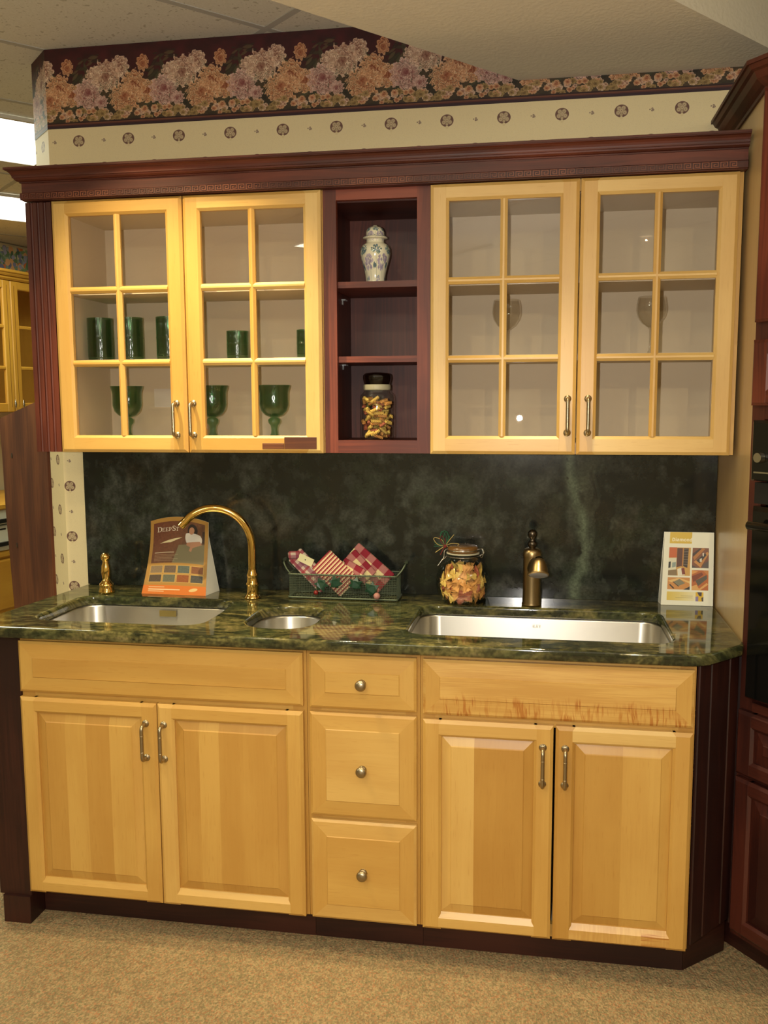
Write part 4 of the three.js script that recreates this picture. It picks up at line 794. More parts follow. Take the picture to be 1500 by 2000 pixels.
const checkTex = canvasTex(512, 512, (g, W, H) => { const c = { 0: '#e6d39a', 1: '#b0706a', 2: '#8c2030' }; for (let i = 0; i < 4; i++) for (let j = 0; j < 6; j++) { const a = i % 2, b = j % 2; g.fillStyle = c[a + b]; g.fillRect(i * W / 4, j * H / 6, W / 4 + 1, H / 6 + 1); } const r = rng(2); for (let i = 0; i < 5000; i++) { g.fillStyle = 'rgba(255,245,220,0.06)'; g.fillRect(r() * W, r() * H, 6, 1); } }, true);
const zigTex = canvasTex(512, 512, (g, W, H) => { g.fillStyle = '#e3d0a4'; g.fillRect(0, 0, W, H); g.fillStyle = '#8c1f30'; for (let j = 0; j < 12; j++) { const y = j * H / 12, h = H / 12; g.fillRect(0, y, W, h * 0.30); for (let i = 0; i < 16; i++) { g.beginPath(); g.moveTo(i * W / 16, y + h * 0.28); g.lineTo((i + 1) * W / 16, y + h * 0.28); g.lineTo((i + 0.5) * W / 16, y + h * 0.82); g.fill(); } } }, true);
const plaidTex = canvasTex(512, 512, (g, W, H) => { g.fillStyle = '#c9b7a4'; g.fillRect(0, 0, W, H); for (const [s, c, w] of [[0.1, 'rgba(130,30,50,0.65)', 0.16], [0.42, 'rgba(110,40,70,0.5)', 0.22], [0.78, 'rgba(150,40,50,0.6)', 0.1]]) { g.fillStyle = c; g.fillRect(s * W, 0, w * W, H); g.fillRect(0, s * H, W, w * H); } }, true);
function cloth(name, label, w, h, d, cx, cy, cz, rot, mat, folds, tilt = 0, bend = 0) {
  const t = thing(name, label, 'towel', [cx, CT + 0.006, cz], { local: true });
  folds.forEach(([dx, dy, dz, sw, sh, a], i) => {
    const g = new RoundedBoxGeometry(w * sw, h * sh, d, 4, d * 0.42), n = g.index ? g.toNonIndexed() : g, p = n.attributes.position, uv = new Float32Array(p.count * 2);
    for (let k = 0; k < p.count; k++) { const x = p.getX(k), y = p.getY(k); uv[k * 2] = x / w + 0.5 + i * 0.13; uv[k * 2 + 1] = y / h + 0.5; p.setZ(k, p.getZ(k) + 0.0016 * Math.sin(x * 70 + i) + bend * y * y / h); }
    n.setAttribute('uv', new THREE.BufferAttribute(uv, 2)); n.computeVertexNormals(); n.rotateZ(rot + a); n.rotateX(tilt); n.translate(dx, cy - CT - 0.006 + dy, dz);
    M(i ? 'fold' : 'folded_body', n, mat, t);
  });
  return t;
}
cloth('dish_towel', 'cream, rose and burgundy checked towel standing folded in the basket', 0.092, 0.156, 0.012, 0.930, 1.007, 0.092, 0.86, std({ map: scaled(checkTex, 1, 1), roughness: 0.95 }), [[0, 0, 0, 1, 1, 0], [-0.024, 0.010, 0.014, 0.62, 0.66, -0.10], [-0.040, 0.004, 0.027, 0.36, 0.46, 0.18]]);
cloth('pot_holder', 'red and cream zigzag woven pot holder leaning in the basket middle', 0.088, 0.130, 0.010, 0.832, 0.998, 0.140, 0.80, std({ map: scaled(zigTex, 1.2, 1), roughness: 0.95 }), [[0, 0, 0, 1, 1, 0]]);
{
  const t = cloth('dish_towel', 'dusty red plaid towel with a cream tag hanging over the basket end', 0.060, 0.152, 0.016, 0.742, 0.999, 0.110, 0.78, std({ map: scaled(plaidTex, 1, 2), roughness: 0.95 }), [[0, 0, 0, 1, 1, 0], [-0.052, 0.052, 0.006, 0.42, 0.26, 0.85]]);
  const g = plaque(-0.026, 0.026, -0.013, 0.013, 0, 0.0012, {}, 0.0005); g.rotateZ(-0.42); g.translate(-0.012, 0.116, 0.012); M('paper_tag', g, std({ color: lin('#e8dfae'), roughness: 0.6 }), t, 'cream paper tag');
  const h = new THREE.CylinderGeometry(0.0022, 0.0022, 0.0004, 12); h.rotateX(Math.PI / 2); h.translate(-0.013, 0.1165, 0.0135); M('tag_hole', h, blackMatte, t);
}
// ---- clamp-lid jar of bow-tie pasta
const rubber = std({ color: lin('#b9b39a'), roughness: 0.6 }), wireSteel = std({ color: new THREE.Color().setRGB(0.6, 0.58, 0.52), metalness: 1, roughness: 0.2 });
const JX = 1.243, JZ = 0.128;
{
  const t = thing('clamp_jar', 'round glass clamp-lid jar of bow-tie pasta before the splashback', 'jar', [JX, CT, JZ]);
  const b = lathe([[0.0001, 0.001], [0.044, 0.001], [0.062, 0.010], [0.078, 0.030], [0.086, 0.058], [0.086, 0.078], [0.079, 0.104], [0.064, 0.126], [0.052, 0.136], [0.0475, 0.142], [0.0475, 0.152], [0.050, 0.156]], 56); b.translate(JX, CT, JZ);
  M('glass_body', b, clearGlass, t);
  const ring = lathe([[0.046, 0.157], [0.052, 0.157], [0.052, 0.161], [0.046, 0.161]], 40); ring.translate(JX, CT, JZ); M('rubber_seal', ring, rubber, t);
  const lid = lathe([[0.0001, 0.184], [0.040, 0.183], [0.0475, 0.179], [0.049, 0.172], [0.049, 0.163], [0.045, 0.1615], [0.0001, 0.1615]], 48); lid.translate(JX, CT, JZ); M('lid', lid, phy({ color: lin('#6a4a24'), roughness: 0.25, clearcoat: 0.6 }), t, 'amber brown lid');
  const y = CT, band = (r, h) => { const g = new THREE.TorusGeometry(r, 0.0014, 8, 60); g.rotateX(Math.PI / 2); g.translate(JX, y + h, JZ); return g; };
  M('wire_band', merge([band(0.0515, 0.150), band(0.0505, 0.170)]), wireSteel, t);
  const bail = [];
  bail.push(tube([[JX + 0.050, y + 0.170, JZ], [JX + 0.060, y + 0.172, JZ + 0.004], [JX + 0.064, y + 0.160, JZ + 0.006], [JX + 0.060, y + 0.146, JZ + 0.004], [JX + 0.053, y + 0.149, JZ]], 0.0014, 30, 6));
  bail.push(tube([[JX + 0.050, y + 0.170, JZ - 0.004], [JX + 0.061, y + 0.171, JZ - 0.010], [JX + 0.065, y + 0.158, JZ - 0.010], [JX + 0.054, y + 0.150, JZ - 0.006]], 0.0014, 30, 6));
  bail.push(tube([[JX - 0.051, y + 0.170, JZ + 0.004], [JX - 0.058, y + 0.164, JZ + 0.008], [JX - 0.059, y + 0.146, JZ + 0.010], [JX - 0.064, y + 0.138, JZ + 0.014], [JX - 0.078, y + 0.118, JZ + 0.018]], 0.0014, 30, 6));
  bail.push(tube([[JX - 0.051, y + 0.150, JZ - 0.004], [JX - 0.056, y + 0.142, JZ], [JX - 0.066, y + 0.134, JZ + 0.004], [JX - 0.080, y + 0.115, JZ + 0.008], [JX - 0.078, y + 0.118, JZ + 0.018]], 0.0014, 30, 6));
  M('wire_clamp', merge(bail), wireSteel, t);
}
{ // raffia bow tied to the clamp
  const t = thing('raffia_bow', 'green, red and straw raffia bow tied on the clamp-lid jar', 'bow', [JX - 0.058, CT + 0.172, JZ + 0.004]);
  const o = [JX - 0.056, CT + 0.180, JZ + 0.005], r = rng(41), green = std({ color: lin('#1f5a3c'), roughness: 0.7 }), straw = std({ color: lin('#b9a160'), roughness: 0.7 }), red = std({ color: lin('#7c2420'), roughness: 0.7 });
  const loop = (a, l, w, m) => { const c = Math.cos(a), s = Math.sin(a), p = (u, v, z) => [o[0] + c * u - s * v, o[1] + s * u + c * v, o[2] + z]; M('loop', tube([p(0, 0, 0), p(l * 0.5, w, 0.006), p(l, w * 0.5, 0.008), p(l * 1.02, -w * 0.3, 0.004), p(l * 0.5, -w, 0), p(0, 0, 0)], 0.0012, 36, 5), m, t); };
  loop(1.75, 0.045, 0.010, green); loop(1.45, 0.044, 0.008, green); loop(2.5, 0.040, 0.009, straw); loop(0.15, 0.042, 0.006, straw); loop(1.95, 0.034, 0.006, red); loop(1.6, 0.046, 0.014, green);
  for (const [a, l, m] of [[0.95, 0.048, straw], [2.75, 0.038, green], [2.95, 0.034, green], [3.15, 0.036, green], [3.7, 0.036, straw], [1.15, 0.038, green], [4.2, 0.03, red]]) M('strand', tube([o, [o[0] + Math.cos(a) * l * 0.5, o[1] + Math.sin(a) * l * 0.5, o[2] + 0.004], [o[0] + Math.cos(a) * l, o[1] + Math.sin(a) * l - 0.002, o[2] + 0.002]], 0.0012, 12, 5), m, t);
  const k = new THREE.SphereGeometry(0.006, 14, 10); k.translate(...o); M('knot', k, red, t);
}
// pasta colours
const PASTA = [['yellow', std({ color: lin('#dcb660'), roughness: 0.6 })], ['orange', std({ color: lin('#d29452'), roughness: 0.6 })], ['red', std({ color: lin('#b8644a'), roughness: 0.6 })]];
const PG = std({ color: lin('#6a6a34'), roughness: 0.6 });
const bow = (() => {
  const n = 10, m = 6, pos = [], idx = [];
  for (const s of [1, -1]) for (let j = 0; j <= m; j++) for (let i = 0; i <= n; i++) {
    const u = i / n * 2 - 1, v = j / m * 2 - 1, k = 0.32 + 0.68 * Math.pow(Math.abs(u), 0.7), zig = (i === 0 || i === n) ? 0.0012 * (j % 2 ? 1 : -1) : 0;
    pos.push(u * 0.0205 + zig, v * 0.0140 * k, 0.0042 * Math.cos(v * 5.2) * (1 - Math.abs(u)) + 0.0015 * Math.sin(u * 3 + v * 2) + s * 0.0006);
  }
  const N = (n + 1) * (m + 1);
  for (let j = 0; j < m; j++) for (let i = 0; i < n; i++) { const a = j * (n + 1) + i; idx.push(a, a + 1, a + n + 2, a, a + n + 2, a + n + 1, N + a, N + a + n + 2, N + a + 1, N + a, N + a + n + 1, N + a + n + 2); }
  const rim = []; for (let i = 0; i < n; i++) rim.push([i, i + 1]); for (let j = 0; j < m; j++) rim.push([j * (n + 1) + n, (j + 1) * (n + 1) + n]); for (let i = n; i > 0; i--) rim.push([m * (n + 1) + i, m * (n + 1) + i - 1]); for (let j = m; j > 0; j--) rim.push([j * (n + 1), (j - 1) * (n + 1)]);
  for (const [a, b] of rim) idx.push(a, N + a, b, b, N + a, N + b);
  const g = new THREE.BufferGeometry(); g.setAttribute('position', new THREE.Float32BufferAttribute(pos, 3)); g.setIndex(idx); g.computeVertexNormals(); return g;
})();
const screw = (() => {   // a three-bladed corkscrew
  const n = 30, m = 12, L = 0.030, pos = [], idx = [];
  for (let j = 0; j <= n; j++) for (let i = 0; i < m; i++) { const a = i / m * 6.2832 + j / n * 11, r = 0.0012 + 0.0050 * Math.pow(0.5 + 0.5 * Math.cos(3 * i / m * 6.2832), 1.5); pos.push(Math.cos(a) * r, (j / n - 0.5) * L, Math.sin(a) * r); }
  for (let j = 0; j < n; j++) for (let i = 0; i < m; i++) { const a = j * m + i, b = j * m + (i + 1) % m; idx.push(a, a + m, b, b, a + m, b + m); }
  for (let i = 1; i + 1 < m; i++) { idx.push(0, i, i + 1); const o = n * m; idx.push(o, o + i + 1, o + i); }
  const g = new THREE.BufferGeometry(); g.setAttribute('position', new THREE.Float32BufferAttribute(pos, 3)); g.setIndex(idx); g.computeVertexNormals(); return g;
})();
{
  const r = rng(91), put = []; let tries = 0;
  while (put.length < 130 && tries++ < 30000) {
    const y = 0.016 + r() * 0.092, R = y < 0.03 ? 0.062 : y < 0.08 ? 0.080 : 0.072, k = Math.sqrt(r()) * (R - 0.013), a = r() * 6.2832, x = Math.cos(a) * k, z = Math.sin(a) * k;
    if (put.some((p) => Math.hypot(p[0] - x, p[1] - y, p[2] - z) < 0.0185)) continue;
    put.push([x, y, z]);
  }
  put.forEach(([x, y, z]) => {
    const q = r(), [c, m] = PASTA[q < 0.40 ? 0 : q < 0.78 ? 1 : 2], o = M('bow_tie_pasta', bow, m);
    o.position.set(JX + x, CT + y, JZ + z); o.rotation.set((r() - 0.5) * 0.9 - (y - 0.065) * 9, Math.atan2(x, z) + (r() - 0.5) * 0.5, r() * 6.28);
    info(o, c + ' bow-tie pasta piece inside the clamp-lid jar', 'pasta', c + ' bow-tie pasta in the jar');
  });
}

// ================================================================ THINGS IN THE WALL CABINETS
const SF = 1.4305, S1 = 1.6825, S2 = 1.8995;   // cabinet floor and the two shelves
{ // ginger jar
  const tex = canvasTex(1024, 512, (g, W, H) => {
    g.fillStyle = '#e6e0c4'; g.fillRect(0, 0, W, H); const r = rng(14);
    const clump = (x, y, s, cols, n) => { for (const w of [-W, 0, W]) { const q = rng(Math.floor(x * 7 + y)); for (let i = 0; i < n; i++) { g.fillStyle = cols[Math.floor(q() * cols.length)]; const a = q() * 6.3, d = Math.sqrt(q()) * s; for (let k = 0; k < 4; k++) { g.beginPath(); g.ellipse(x + w + Math.cos(a) * d * 1.3 + Math.cos(k * 1.57) * 6, y + Math.sin(a) * d + Math.sin(k * 1.57) * 6, 6, 4.5, k, 0, 7); g.fill(); } } } };
    for (let i = 0; i < 6; i++) { clump(i * W / 6 + 40, H * 0.40, 42, ['#6f8590', '#7f98a0', '#5b7076', '#8c9c8a'], 34); clump(i * W / 6 + 120, H * 0.58, 46, ['#a79bb0', '#b9aebd', '#968aa2'], 34); clump(i * W / 6 + 70, H * 0.76, 22, ['#8aa09a', '#a9a3b4'], 12); clump(i * W / 6 + 20, H * 0.62, 12, ['#59707a'], 6); }
    g.strokeStyle = '#7c8a7c'; g.lineWidth = 3; for (let i = 0; i < 12; i++) { const x = i * W / 12 + 30; g.beginPath(); g.moveTo(x, H * 0.9); g.quadraticCurveTo(x + 30, H * 0.7, x + 5, H * 0.5); g.stroke(); }
    for (let i = 0; i < 160; i++) { g.fillStyle = ['#b79ab0', '#9fb0ae', '#c4a8b4'][i % 3]; g.beginPath(); g.arc(r() * W, H * 0.12 * r(), 6, 0, 7); g.fill(); }
  }, true);
  const glaze = phy({ map: tex, roughness: 0.12, clearcoat: 0.8, clearcoatRoughness: 0.05 }), plain = phy({ color: lin('#e6e0c4'), roughness: 0.12, clearcoat: 0.8, clearcoatRoughness: 0.05 });
  const x = 0.980, z = 0.20, t = thing('ginger_jar', 'white porcelain ginger jar with blue and lilac flowers on the upper shelf', 'jar', [x, S2, z]);
  const b = lathe([[0.0001, 0], [0.0295, 0], [0.0300, 0.004], [0.0285, 0.010], [0.0310, 0.030], [0.0370, 0.054], [0.0430, 0.074], [0.0455, 0.090], [0.0450, 0.102], [0.0400, 0.113], [0.0315, 0.119], [0.0270, 0.122], [0.0265, 0.130], [0.0285, 0.132]], 56); b.translate(x, S2, z);
  M('body', b, glaze, t);
  const l = lathe([[0.0285, 0.1325], [0.0365, 0.1335], [0.0375, 0.1365], [0.0345, 0.139], [0.0290, 0.141], [0.0280, 0.152], [0.0250, 0.161], [0.0185, 0.167], [0.0085, 0.169], [0.0070, 0.1725], [0.0001, 0.174]], 48); l.translate(x, S2, z);
  M('lid', l, glaze, t, 'domed flowered lid with a knob');
}
{ // glass jar of corkscrew pasta
  const x = 0.986, z = 0.215, y = SF, t = thing('storage_jar', 'tall glass jar of corkscrew pasta on the lowest open shelf', 'jar', [x, y, z]);
  const b = lathe([[0.0001, 0.002], [0.046, 0.002], [0.0515, 0.007], [0.0525, 0.014], [0.0525, 0.128], [0.0505, 0.137], [0.0445, 0.143], [0.0405, 0.146], [0.0405, 0.152]], 48); b.translate(x, y, z); M('glass_body', b, clearGlass, t);
  const s = lathe([[0.038, 0.1525], [0.0405, 0.1525], [0.0415, 0.156], [0.0415, 0.166], [0.040, 0.169], [0.038, 0.169]], 44); s.translate(x, y, z); M('seal', s, std({ color: lin('#a8a288'), roughness: 0.5 }), t, 'pale plastic seal');
  const l = lathe([[0.038, 0.1695], [0.0385, 0.172], [0.041, 0.178], [0.043, 0.188], [0.042, 0.198], [0.036, 0.203], [0.020, 0.205], [0.0001, 0.2055]], 44); l.translate(x, y, z); M('glass_lid', l, phy({ color: lin('#b4aca4'), transmission: 1, thickness: 0, roughness: 0.03 }), t, 'smoky glass stopper');
  const r = rng(55), put = []; let tries = 0;
  while (put.length < 78 && tries++ < 30000) { const h = 0.010 + r() * 0.116, k = Math.sqrt(r()) * 0.0435, a = r() * 6.2832, p = [Math.cos(a) * k, h, Math.sin(a) * k]; if (put.some((q) => Math.hypot(p[0] - q[0], (p[1] - q[1]) * 1.5, p[2] - q[2]) < 0.0145)) continue; put.push(p); }
  put.forEach(([px, h, pz]) => {
    const q = r(), [c, m] = q < 0.5 ? PASTA[0] : q < 0.78 ? PASTA[1] : q < 0.88 ? PASTA[2] : ['green', PG], o = M('corkscrew_pasta', screw, m);
    const k = Math.hypot(px, pz), a = Math.atan2(px, pz);   // lies round the wall of the jar
    o.position.set(x + px * 0.98, y + h, z + pz * 0.98); o.rotation.set(0, a, Math.PI / 2 + (r() - 0.5) * 1.3, 'YXZ');
    info(o, c + ' corkscrew pasta piece inside the tall storage jar', 'pasta', c + ' corkscrew pasta in the jar');
  });
}

// ---- green glass and wine glasses
const GOB = (() => {
  const cup = [[0.0001, 0.068], [0.012, 0.070], [0.028, 0.076], [0.041, 0.090], [0.0465, 0.108], [0.046, 0.125], [0.046, 0.145], [0.0495, 0.160], [0.053, 0.170]], inner = cup.map(([r, y]) => [Math.max(0.0001, r - 0.0022), y + (r < 0.02 ? 0.004 : 0.0008)]).reverse();
  return { cup: lathe([...cup, ...inner], 48), stem: lathe([[0.012, 0.069], [0.0195, 0.062], [0.0185, 0.052], [0.012, 0.044], [0.0098, 0.032], [0.0105, 0.020], [0.014, 0.012]], 32), foot: lathe([[0.013, 0.013], [0.024, 0.007], [0.036, 0.004], [0.0375, 0.001], [0.0001, 0.0005]], 40) };
})();
[[0.150, 0.165, 'green glass goblet below the tall tumblers, nearest the fluted column'], [0.440, 0.165, 'middle green glass goblet, partly behind the door stile'], [0.645, 0.165, 'green glass goblet nearest the cherry shelf cabinet']].forEach(([x, z, label]) => {
  const t = thing('goblet', label, 'goblet', [x, SF, z], { group: 'green goblets in the wall cabinet', local: true });
  M('cup', GOB.cup, greenGlass, t); M('stem', GOB.stem, greenGlass, t); M('foot', GOB.foot, greenGlass, t);
});
const tumbler = (r, h) => lathe([[0.0001, 0.001], [r * 0.93, 0.001], [r * 0.97, 0.004], [r, 0.02], [r, h * 0.5], [r * 1.03, h * 0.52], [r, h * 0.55], [r, h], [r - 0.002, h], [r - 0.002, 0.014], [0.0001, 0.012]], 44);
const TALL = tumbler(0.0405, 0.136), SHORT = tumbler(0.0345, 0.088);
[[TALL, 0.066, 0.165, 'tall green glass tumbler nearest the fluted column'], [TALL, 0.170, 0.165, 'middle one of three tall green glass tumblers'], [TALL, 0.302, 0.165, 'tall green glass tumbler half hidden by the door stile'], [SHORT, 0.530, 0.165, 'short green glass tumbler in the pane middle'], [SHORT, 0.758, 0.165, 'short green glass tumbler half hidden by the frame near the cherry cabinet']].forEach(([g, x, z, label]) => {
  const m = M('tumbler', g, greenGlass); m.position.set(x, S1, z); info(m, label, 'tumbler', g === TALL ? 'tall green tumblers' : 'short green tumblers');
});
const WG = { bowl: lathe([[0.0001, 0.078], [0.010, 0.079], [0.026, 0.090], [0.038, 0.108], [0.0425, 0.126], [0.0415, 0.145], [0.037, 0.166]], 48), stem: lathe([[0.0085, 0.080], [0.0042, 0.070], [0.0036, 0.040], [0.0042, 0.012], [0.009, 0.005]], 24), foot: lathe([[0.008, 0.0055], [0.030, 0.003], [0.034, 0.001], [0.0001, 0.0004]], 40) };
[[1.372, 0.165, 'clear stemmed wine glass nearer the cherry shelf cabinet'], [1.792, 0.165, 'clear stemmed wine glass nearer the oven cabinet']].forEach(([x, z, label]) => {
  const t = thing('wine_glass', label, 'wine glass', [x, S1, z], { group: 'wine glasses', local: true });
  M('bowl', WG.bowl, wineGlass, t); M('stem', WG.stem, wineGlass, t); M('foot', WG.foot, wineGlass, t);
});
{ const m = M('paper_note', plaque(0.176, 0.236, 1.532, 1.594, 0.0072, 0.0079, {}, 0.0002), std({ color: lin('#cfc5b4'), roughness: 0.7 })); info(m, 'small blank white note stuck inside the goblet cabinet', 'note'); }

// ================================================================ TALL OVEN CABINET
{
  const t = thing('oven_cabinet', 'tall dark cherry oven cabinet with a pale maple side, at the edge of the picture', 'cabinet', [XE, 0, 0.488]);
  W('side_panel', box(XE + 0.0005, XE + 0.016, 0.90, 2.338, 0.003, 0.482), mapleVeneer, t, 'y', 'pale maple veneer side panel');
  W('lower_side_panel', box(XE + 0.0005, XE + 0.016, 0.09, 0.8995, 0.003, 0.44), cherryDark, t, 'y', 'dark lower side panel');
  const d = [0.6, 0.8], n = [-0.8, 0.6], F = (s, k) => [XE + d[0] * s + n[0] * k, 0.488 + d[1] * s + n[1] * k];
  W('carcass', prism([[XE + 0.0165, 0.003], [XE + 0.0165, 0.30], F(0.06, -0.30), F(0.78, -0.30), F(0.78, -0.62), [3.15, 0.003]], 0.001, 2.338), CHERRY[2], t);
  const face = new THREE.Group(); face.name = 'face_frame'; face.position.set(0, 0, 0); face.rotation.y = -Math.atan2(0.8, 0.6); t.add(face); ORIGIN.set(face, [0, 0, 0]);
  const put = (name, g, m, grain, label) => W(name, g, m, face, grain, label);
  put('stile', box(-0.003, 0.036, 0.09, 2.338, -0.0195, 0), CHERRY[2]); put('stile', box(0.744, 0.78, 0.09, 2.338, -0.0195, 0), CHERRY[2]);
  for (const [a, b] of [[0.09, 0.13], [0.535, 0.575], [0.72, 0.755], [1.50, 1.545], [1.69, 1.755], [2.29, 2.338]]) put('rail', box(0.0365, 0.7435, a, b, -0.0195, -0.0003), CHERRY[2], 'x');
  put('toe_kick', box(-0.10, 0.78, 0.001, 0.088, -0.085, -0.065), cherryDark, 'x');
  const raised = (name, x0, x1, y0, y1, m) => { const g = sub(name, t); g.rotation.y = face.rotation.y; ORIGIN.set(g, [0, 0, 0]); const st = 0.055, b = 0.008; W('stile', plaque(x0, x0 + st, y0, y1, 0.001, 0.021, { l: 0.007, r: b, t: 0.009, b: 0.007 }, 0.006), m, g); W('stile', plaque(x1 - st, x1, y0, y1, 0.001, 0.021, { l: b, r: 0.007, t: 0.009, b: 0.007 }, 0.006), m, g); W('rail', plaque(x0 + st - b, x1 - st + b, y0, y0 + st * 0.8, 0.001, 0.0208, { t: b, b: 0.007 }, 0.006), m, g, 'x'); W('rail', plaque(x0 + st - b, x1 - st + b, y1 - st * 0.8, y1, 0.001, 0.0208, { t: 0.009, b }, 0.006), m, g, 'x'); W('panel', raisedStaves(x0 + st - 0.001, x1 - st + 0.001, y0 + st * 0.8 - 0.001, y1 - st * 0.8 + 0.001, 0.001, 0.008, 0.017, 0.03, [])[0], m, g); };
  raised('door', 0.006, 0.774, 1.744, 2.31, CHERRY[0]);
  raised('drawer', 0.006, 0.774, 1.535, 1.700, CHERRY[1]);
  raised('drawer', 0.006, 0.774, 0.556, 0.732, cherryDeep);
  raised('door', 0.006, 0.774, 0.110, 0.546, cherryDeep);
  const o = [], prof = [[0, 0], [0.006, 0], [0.006, 0.010], [0.014, 0.016], [0.026, 0.028], [0.034, 0.044], [0.042, 0.048], [0.048, 0.058], [0.054, 0.058], [0.054, 0.068], [0, 0.068]], Y = 2.308;
  const corner = (a) => { const c = F(0, a), u = (XE - a - c[0]) / d[0]; return [c[0] + d[0] * u, c[1] + d[1] * u]; };
  for (let k = 0; k + 1 < prof.length; k++) {
    const [a, h] = prof[k], [b, i] = prof[k + 1], A = corner(a), B = corner(b), A2 = F(0.78, a), B2 = F(0.78, b);
    quad(o, [XE - a, Y + h, 0.003], [A[0], Y + h, A[1]], [B[0], Y + i, B[1]], [XE - b, Y + i, 0.003]);
    quad(o, [A[0], Y + h, A[1]], [A2[0], Y + h, A2[1]], [B2[0], Y + i, B2[1]], [B[0], Y + i, B[1]]);
  }
  W('crown', fromTris(o), CHERRY[2], t, 'x');
  // ovens let into the cabinet
  const oven = thing('built_in_oven', 'black glass built-in oven with a control panel in the tall cabinet', 'oven', [XE, 0, 0.488], { turn: -Math.atan2(0.8, 0.6) });
  M('control_panel', plaque(0.030, 0.752, 1.345, 1.498, 0.001, 0.040, { l: 0.008, r: 0.008, t: 0.008, b: 0.004 }, 0.008), blackGloss, oven);
  M('control_trim', box(0.045, 0.742, 1.365, 1.369, 0.0402, 0.0415), wireSteel, oven);
  const k = new THREE.CylinderGeometry(0.012, 0.014, 0.014, 28); k.rotateX(Math.PI / 2); k.translate(0.066, 1.405, 0.048); M('knob', k, wireSteel, oven);
  M('oven_door', plaque(0.038, 0.744, 0.775, 1.280, 0.001, 0.036, { l: 0.006, r: 0.006, t: 0.012, b: 0.006 }, 0.008), blackGloss, oven);
  M('vent_strip', plaque(0.034, 0.748, 1.286, 1.340, 0.001, 0.022, {}, 0.002), blackMatte, oven);
  M('door_handle', merge([rod([0.06, 1.235, 0.068], [0.72, 1.235, 0.068], 0.011, 16), rod([0.09, 1.235, 0.036], [0.09, 1.235, 0.066], 0.008, 12), rod([0.69, 1.235, 0.036], [0.69, 1.235, 0.066], 0.008, 12)]), blackGloss, oven);
  M('cavity', box(0.04, 0.74, 0.776, 1.495, -0.28, -0.021), blackMatte, oven);
}

// ================================================================ NEXT DISPLAY, BEYOND THE WALL END
{ // plain wood board standing against the cut-back wall end
  const t = thing('wood_board', 'brown wood board with two plugged holes behind the wall end', 'board', [-0.3, 0, -0.122], { turn: -0.795 });
  const s = new THREE.Shape(); [[-0.02, 0.001], [-0.02, 1.566], [-0.765, 1.480], [-0.741, 1.344], [-0.727, 1.078], [-0.661, 0.66], [-0.56, 0.001]].forEach(([x, y], i) => (i ? s.lineTo(x, y) : s.moveTo(x, y)));
  const g = new THREE.ExtrudeGeometry(s, { depth: 0.017, bevelEnabled: false }); g.translate(0, 0, -0.018); W('board_face', g, cherryBoard, t);
  for (const [x, y] of [[-0.56, 1.33], [-0.553, 0.954]]) { const c = new THREE.CylinderGeometry(0.011, 0.011, 0.001, 20); c.rotateX(Math.PI / 2); c.translate(x, y, 0); M('plug_hole', c, blackMatte, t); }
  const tags = [[-0.748, 1.135, '#9a9788', 'grey sample tag topmost behind the wood board edge'], [-0.745, 1.035, '#4c483c', 'dark sample tag second from top behind the wood board edge'], [-0.725, 0.945, '#45443c', 'dark sample tag third from top behind the wood board edge'], [-0.708, 0.852, '#a8a48c', 'pale sample tag fourth from top behind the wood board edge'], [-0.700, 0.757, '#c4c2ae', 'white sample tag second from bottom behind the wood board edge'], [-0.680, 0.667, '#4a5a78', 'blue sample tag lowest behind the wood board edge']];
  for (const [x, y, c, label] of tags) { const a = thing('sample_tag', label, 'tag', [-0.3, 0, -0.122], { turn: -0.795, group: 'sample tags behind the board' }); const q = plaque(-0.06, 0.06, -0.014, 0.014, -0.004, 0, {}, 0.001); q.rotateZ(0.42); q.translate(x + 0.012, y, -0.022); M('card', q, std({ color: lin(c), roughness: 0.5 }), a); }
}
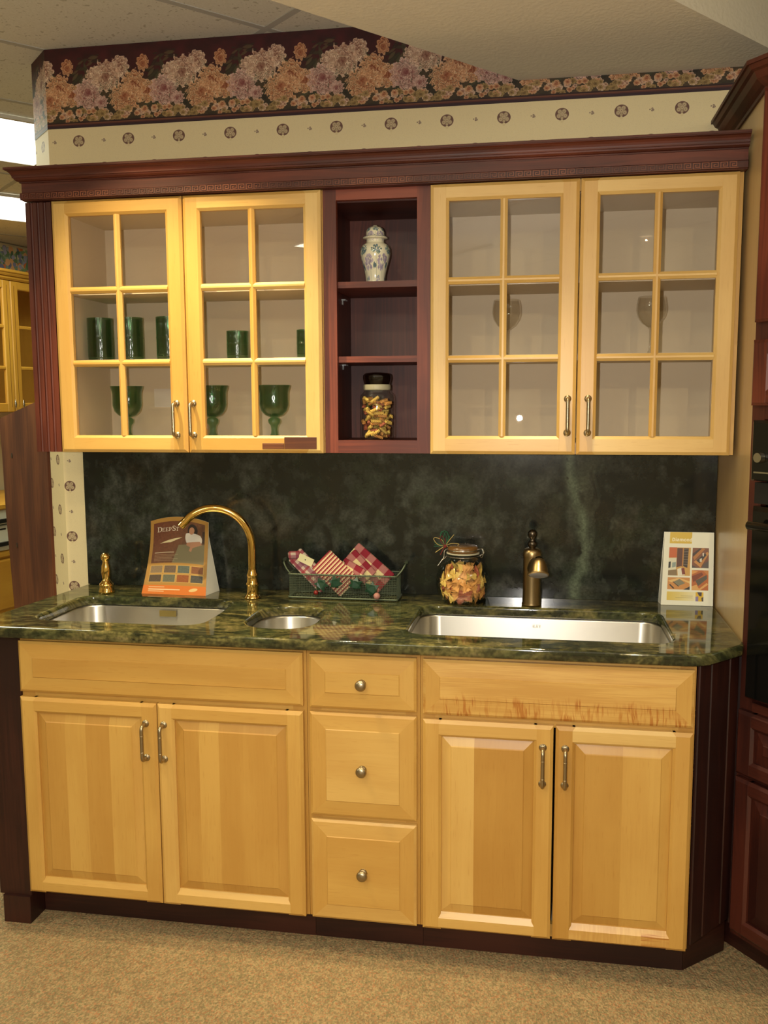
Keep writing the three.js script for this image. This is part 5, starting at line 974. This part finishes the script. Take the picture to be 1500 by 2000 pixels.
{
  const at = [-2.2, 0, -3.0], turn = Math.atan2(0.98, 0.2);
  const w = structure('wall_left', 'wall of the next display with a fruit and vine border'); w.position.set(...at); w.rotation.y = turn;
  M('wall_face', woodUV(box(-1.6, 2.4, 0, 2.715, -0.46, -0.345)), roomWall, w);
  const b = box(-1.6, 2.4, 2.44, 2.70, -0.3445, -0.343), p = b.attributes.position, uv = b.attributes.uv; for (let i = 0; i < p.count; i++) uv.setXY(i, p.getX(i) / 0.5, (p.getY(i) - 2.44) / 0.26); M('wallpaper_border', b, std({ map: fruitTex, roughness: 0.7 }), w, 'wallpaper border of peaches, grapes and leaves');
  const c = thing('far_wall_cabinet', 'honey coloured glass-door wall cabinet in the next display', 'cabinet', at, { turn });
  W('carcass', merge([box(-0.9, 0.9, 1.48, 1.50, -0.34, -0.02), box(-0.9, 0.9, 2.37, 2.39, -0.34, -0.02), box(-0.9, 0.9, 1.50, 2.37, -0.34, -0.33), box(-0.9, -0.882, 1.5, 2.37, -0.33, -0.02), box(0.882, 0.9, 1.5, 2.37, -0.33, -0.02)]), honey, c);
  W('cornice', merge([plaque(-0.93, 0.93, 2.392, 2.418, -0.34, 0.012, { b: 0.012 }, 0.012), plaque(-0.95, 0.95, 2.419, 2.436, -0.34, 0.034, { b: 0.012 }, 0.01), plaque(-0.96, 0.96, 2.437, 2.458, -0.34, 0.046, { b: 0.006 }, 0.006)]), honey, c, 'x');
  for (const [x0, x1] of [[-0.415, 0.034], [0.039, 0.488]]) {
    const d = sub('door', c), st = 0.072, y0 = 1.484, y1 = 2.386;
    W('stile', plaque(x0, x0 + st, y0, y1, -0.018, 0.004, { l: 0.005, r: 0.006 }, 0.006), honey, d); W('stile', plaque(x1 - st, x1, y0, y1, -0.018, 0.004, { l: 0.006, r: 0.005 }, 0.006), honey, d);
    W('rail', plaque(x0 + st, x1 - st, y0, y0 + 0.06, -0.018, 0.0038, { t: 0.006 }, 0.006), honey, d, 'x'); W('rail', plaque(x0 + st, x1 - st, y1 - 0.055, y1, -0.018, 0.0038, { b: 0.006 }, 0.006), honey, d, 'x');
    for (const x of [x0 + 0.030, x1 - 0.034]) M('glaze_line', box(x, x + 0.004, y0 + 0.03, y1 - 0.03, 0.0041, 0.0045), honeyGlaze, d);
    const mid = (x0 + x1) / 2; W('muntin', plaque(mid - 0.012, mid + 0.012, y0 + 0.06, y1 - 0.055, -0.014, 0.0025, {}, 0.001), honey, d);
    for (const y of [1.787, 2.072]) W('muntin', plaque(x0 + st, x1 - st, y - 0.013, y + 0.013, -0.014, 0.0022, { t: 0.006, b: 0.006 }, 0.005), honey, d, 'x');
    const ys = [[1.545, 1.774], [1.80, 2.059], [2.085, 2.330]]; for (const [a, e] of [[x0 + st, mid - 0.012], [mid + 0.012, x1 - st]]) for (const [f, g] of ys) { const q = new THREE.PlaneGeometry(e - a, g - f); q.translate((a + e) / 2, (f + g) / 2, -0.01); M('pane', q, pane, d); }
    const hx = x0 < 0 ? x1 - 0.02 : x0 + 0.055, h = lathe([[0.002, -0.03], [0.006, -0.02], [0.009, 0], [0.006, 0.02], [0.002, 0.03]], 14); h.translate(hx, 1.535, 0.022); M('handle', h, wireSteel, d);
  }
  const f = thing('far_base_cabinet', 'honey coloured base cabinet with a wooden worktop in the next display', 'cabinet', [-1.87, 0, -2.94], { turn });
  W('worktop', plaque(-1.5, 1.2, 0.858, 0.902, -0.66, 0.03, { b: 0.01, t: 0.01 }, 0.01), honey, f, 'x');
  W('carcass', merge([box(-1.5, -0.95, 0.1, 0.857, -0.64, 0), box(-0.28, 1.2, 0.1, 0.857, -0.64, 0), box(-0.95, -0.28, 0.1, 0.59, -0.64, 0)]), honey, f);
  W('door', merge([plaque(-0.94, -0.29, 0.20, 0.535, 0.001, 0.018, { t: 0.012, b: 0.012, l: 0.01, r: 0.01 }, 0.01), plaque(-0.94, -0.29, 0.545, 0.587, 0.001, 0.02, { t: 0.01, b: 0.01 }, 0.01)]), honey, f, 'x');
  const a = thing('warming_drawer', 'white enamel appliance front let into the far base cabinet', 'appliance', [-1.87, 0, -2.94], { turn });
  M('upper_panel', plaque(-0.948, -0.282, 0.765, 0.856, -0.5, 0.012, { t: 0.005, b: 0.005 }, 0.004), whiteEnamel, a); M('lower_panel', plaque(-0.948, -0.282, 0.592, 0.755, -0.5, 0.012, { t: 0.005, b: 0.005 }, 0.004), whiteEnamel, a);
  M('slot', box(-0.70, -0.49, 0.728, 0.738, 0.0122, 0.0135), blackMatte, a); M('handle', box(-0.62, -0.46, 0.775, 0.80, 0.013, 0.035), blackMatte, a); M('handle', box(-0.60, -0.44, 0.625, 0.65, 0.013, 0.035), blackMatte, a);
}

renderer.render(scene, camera);
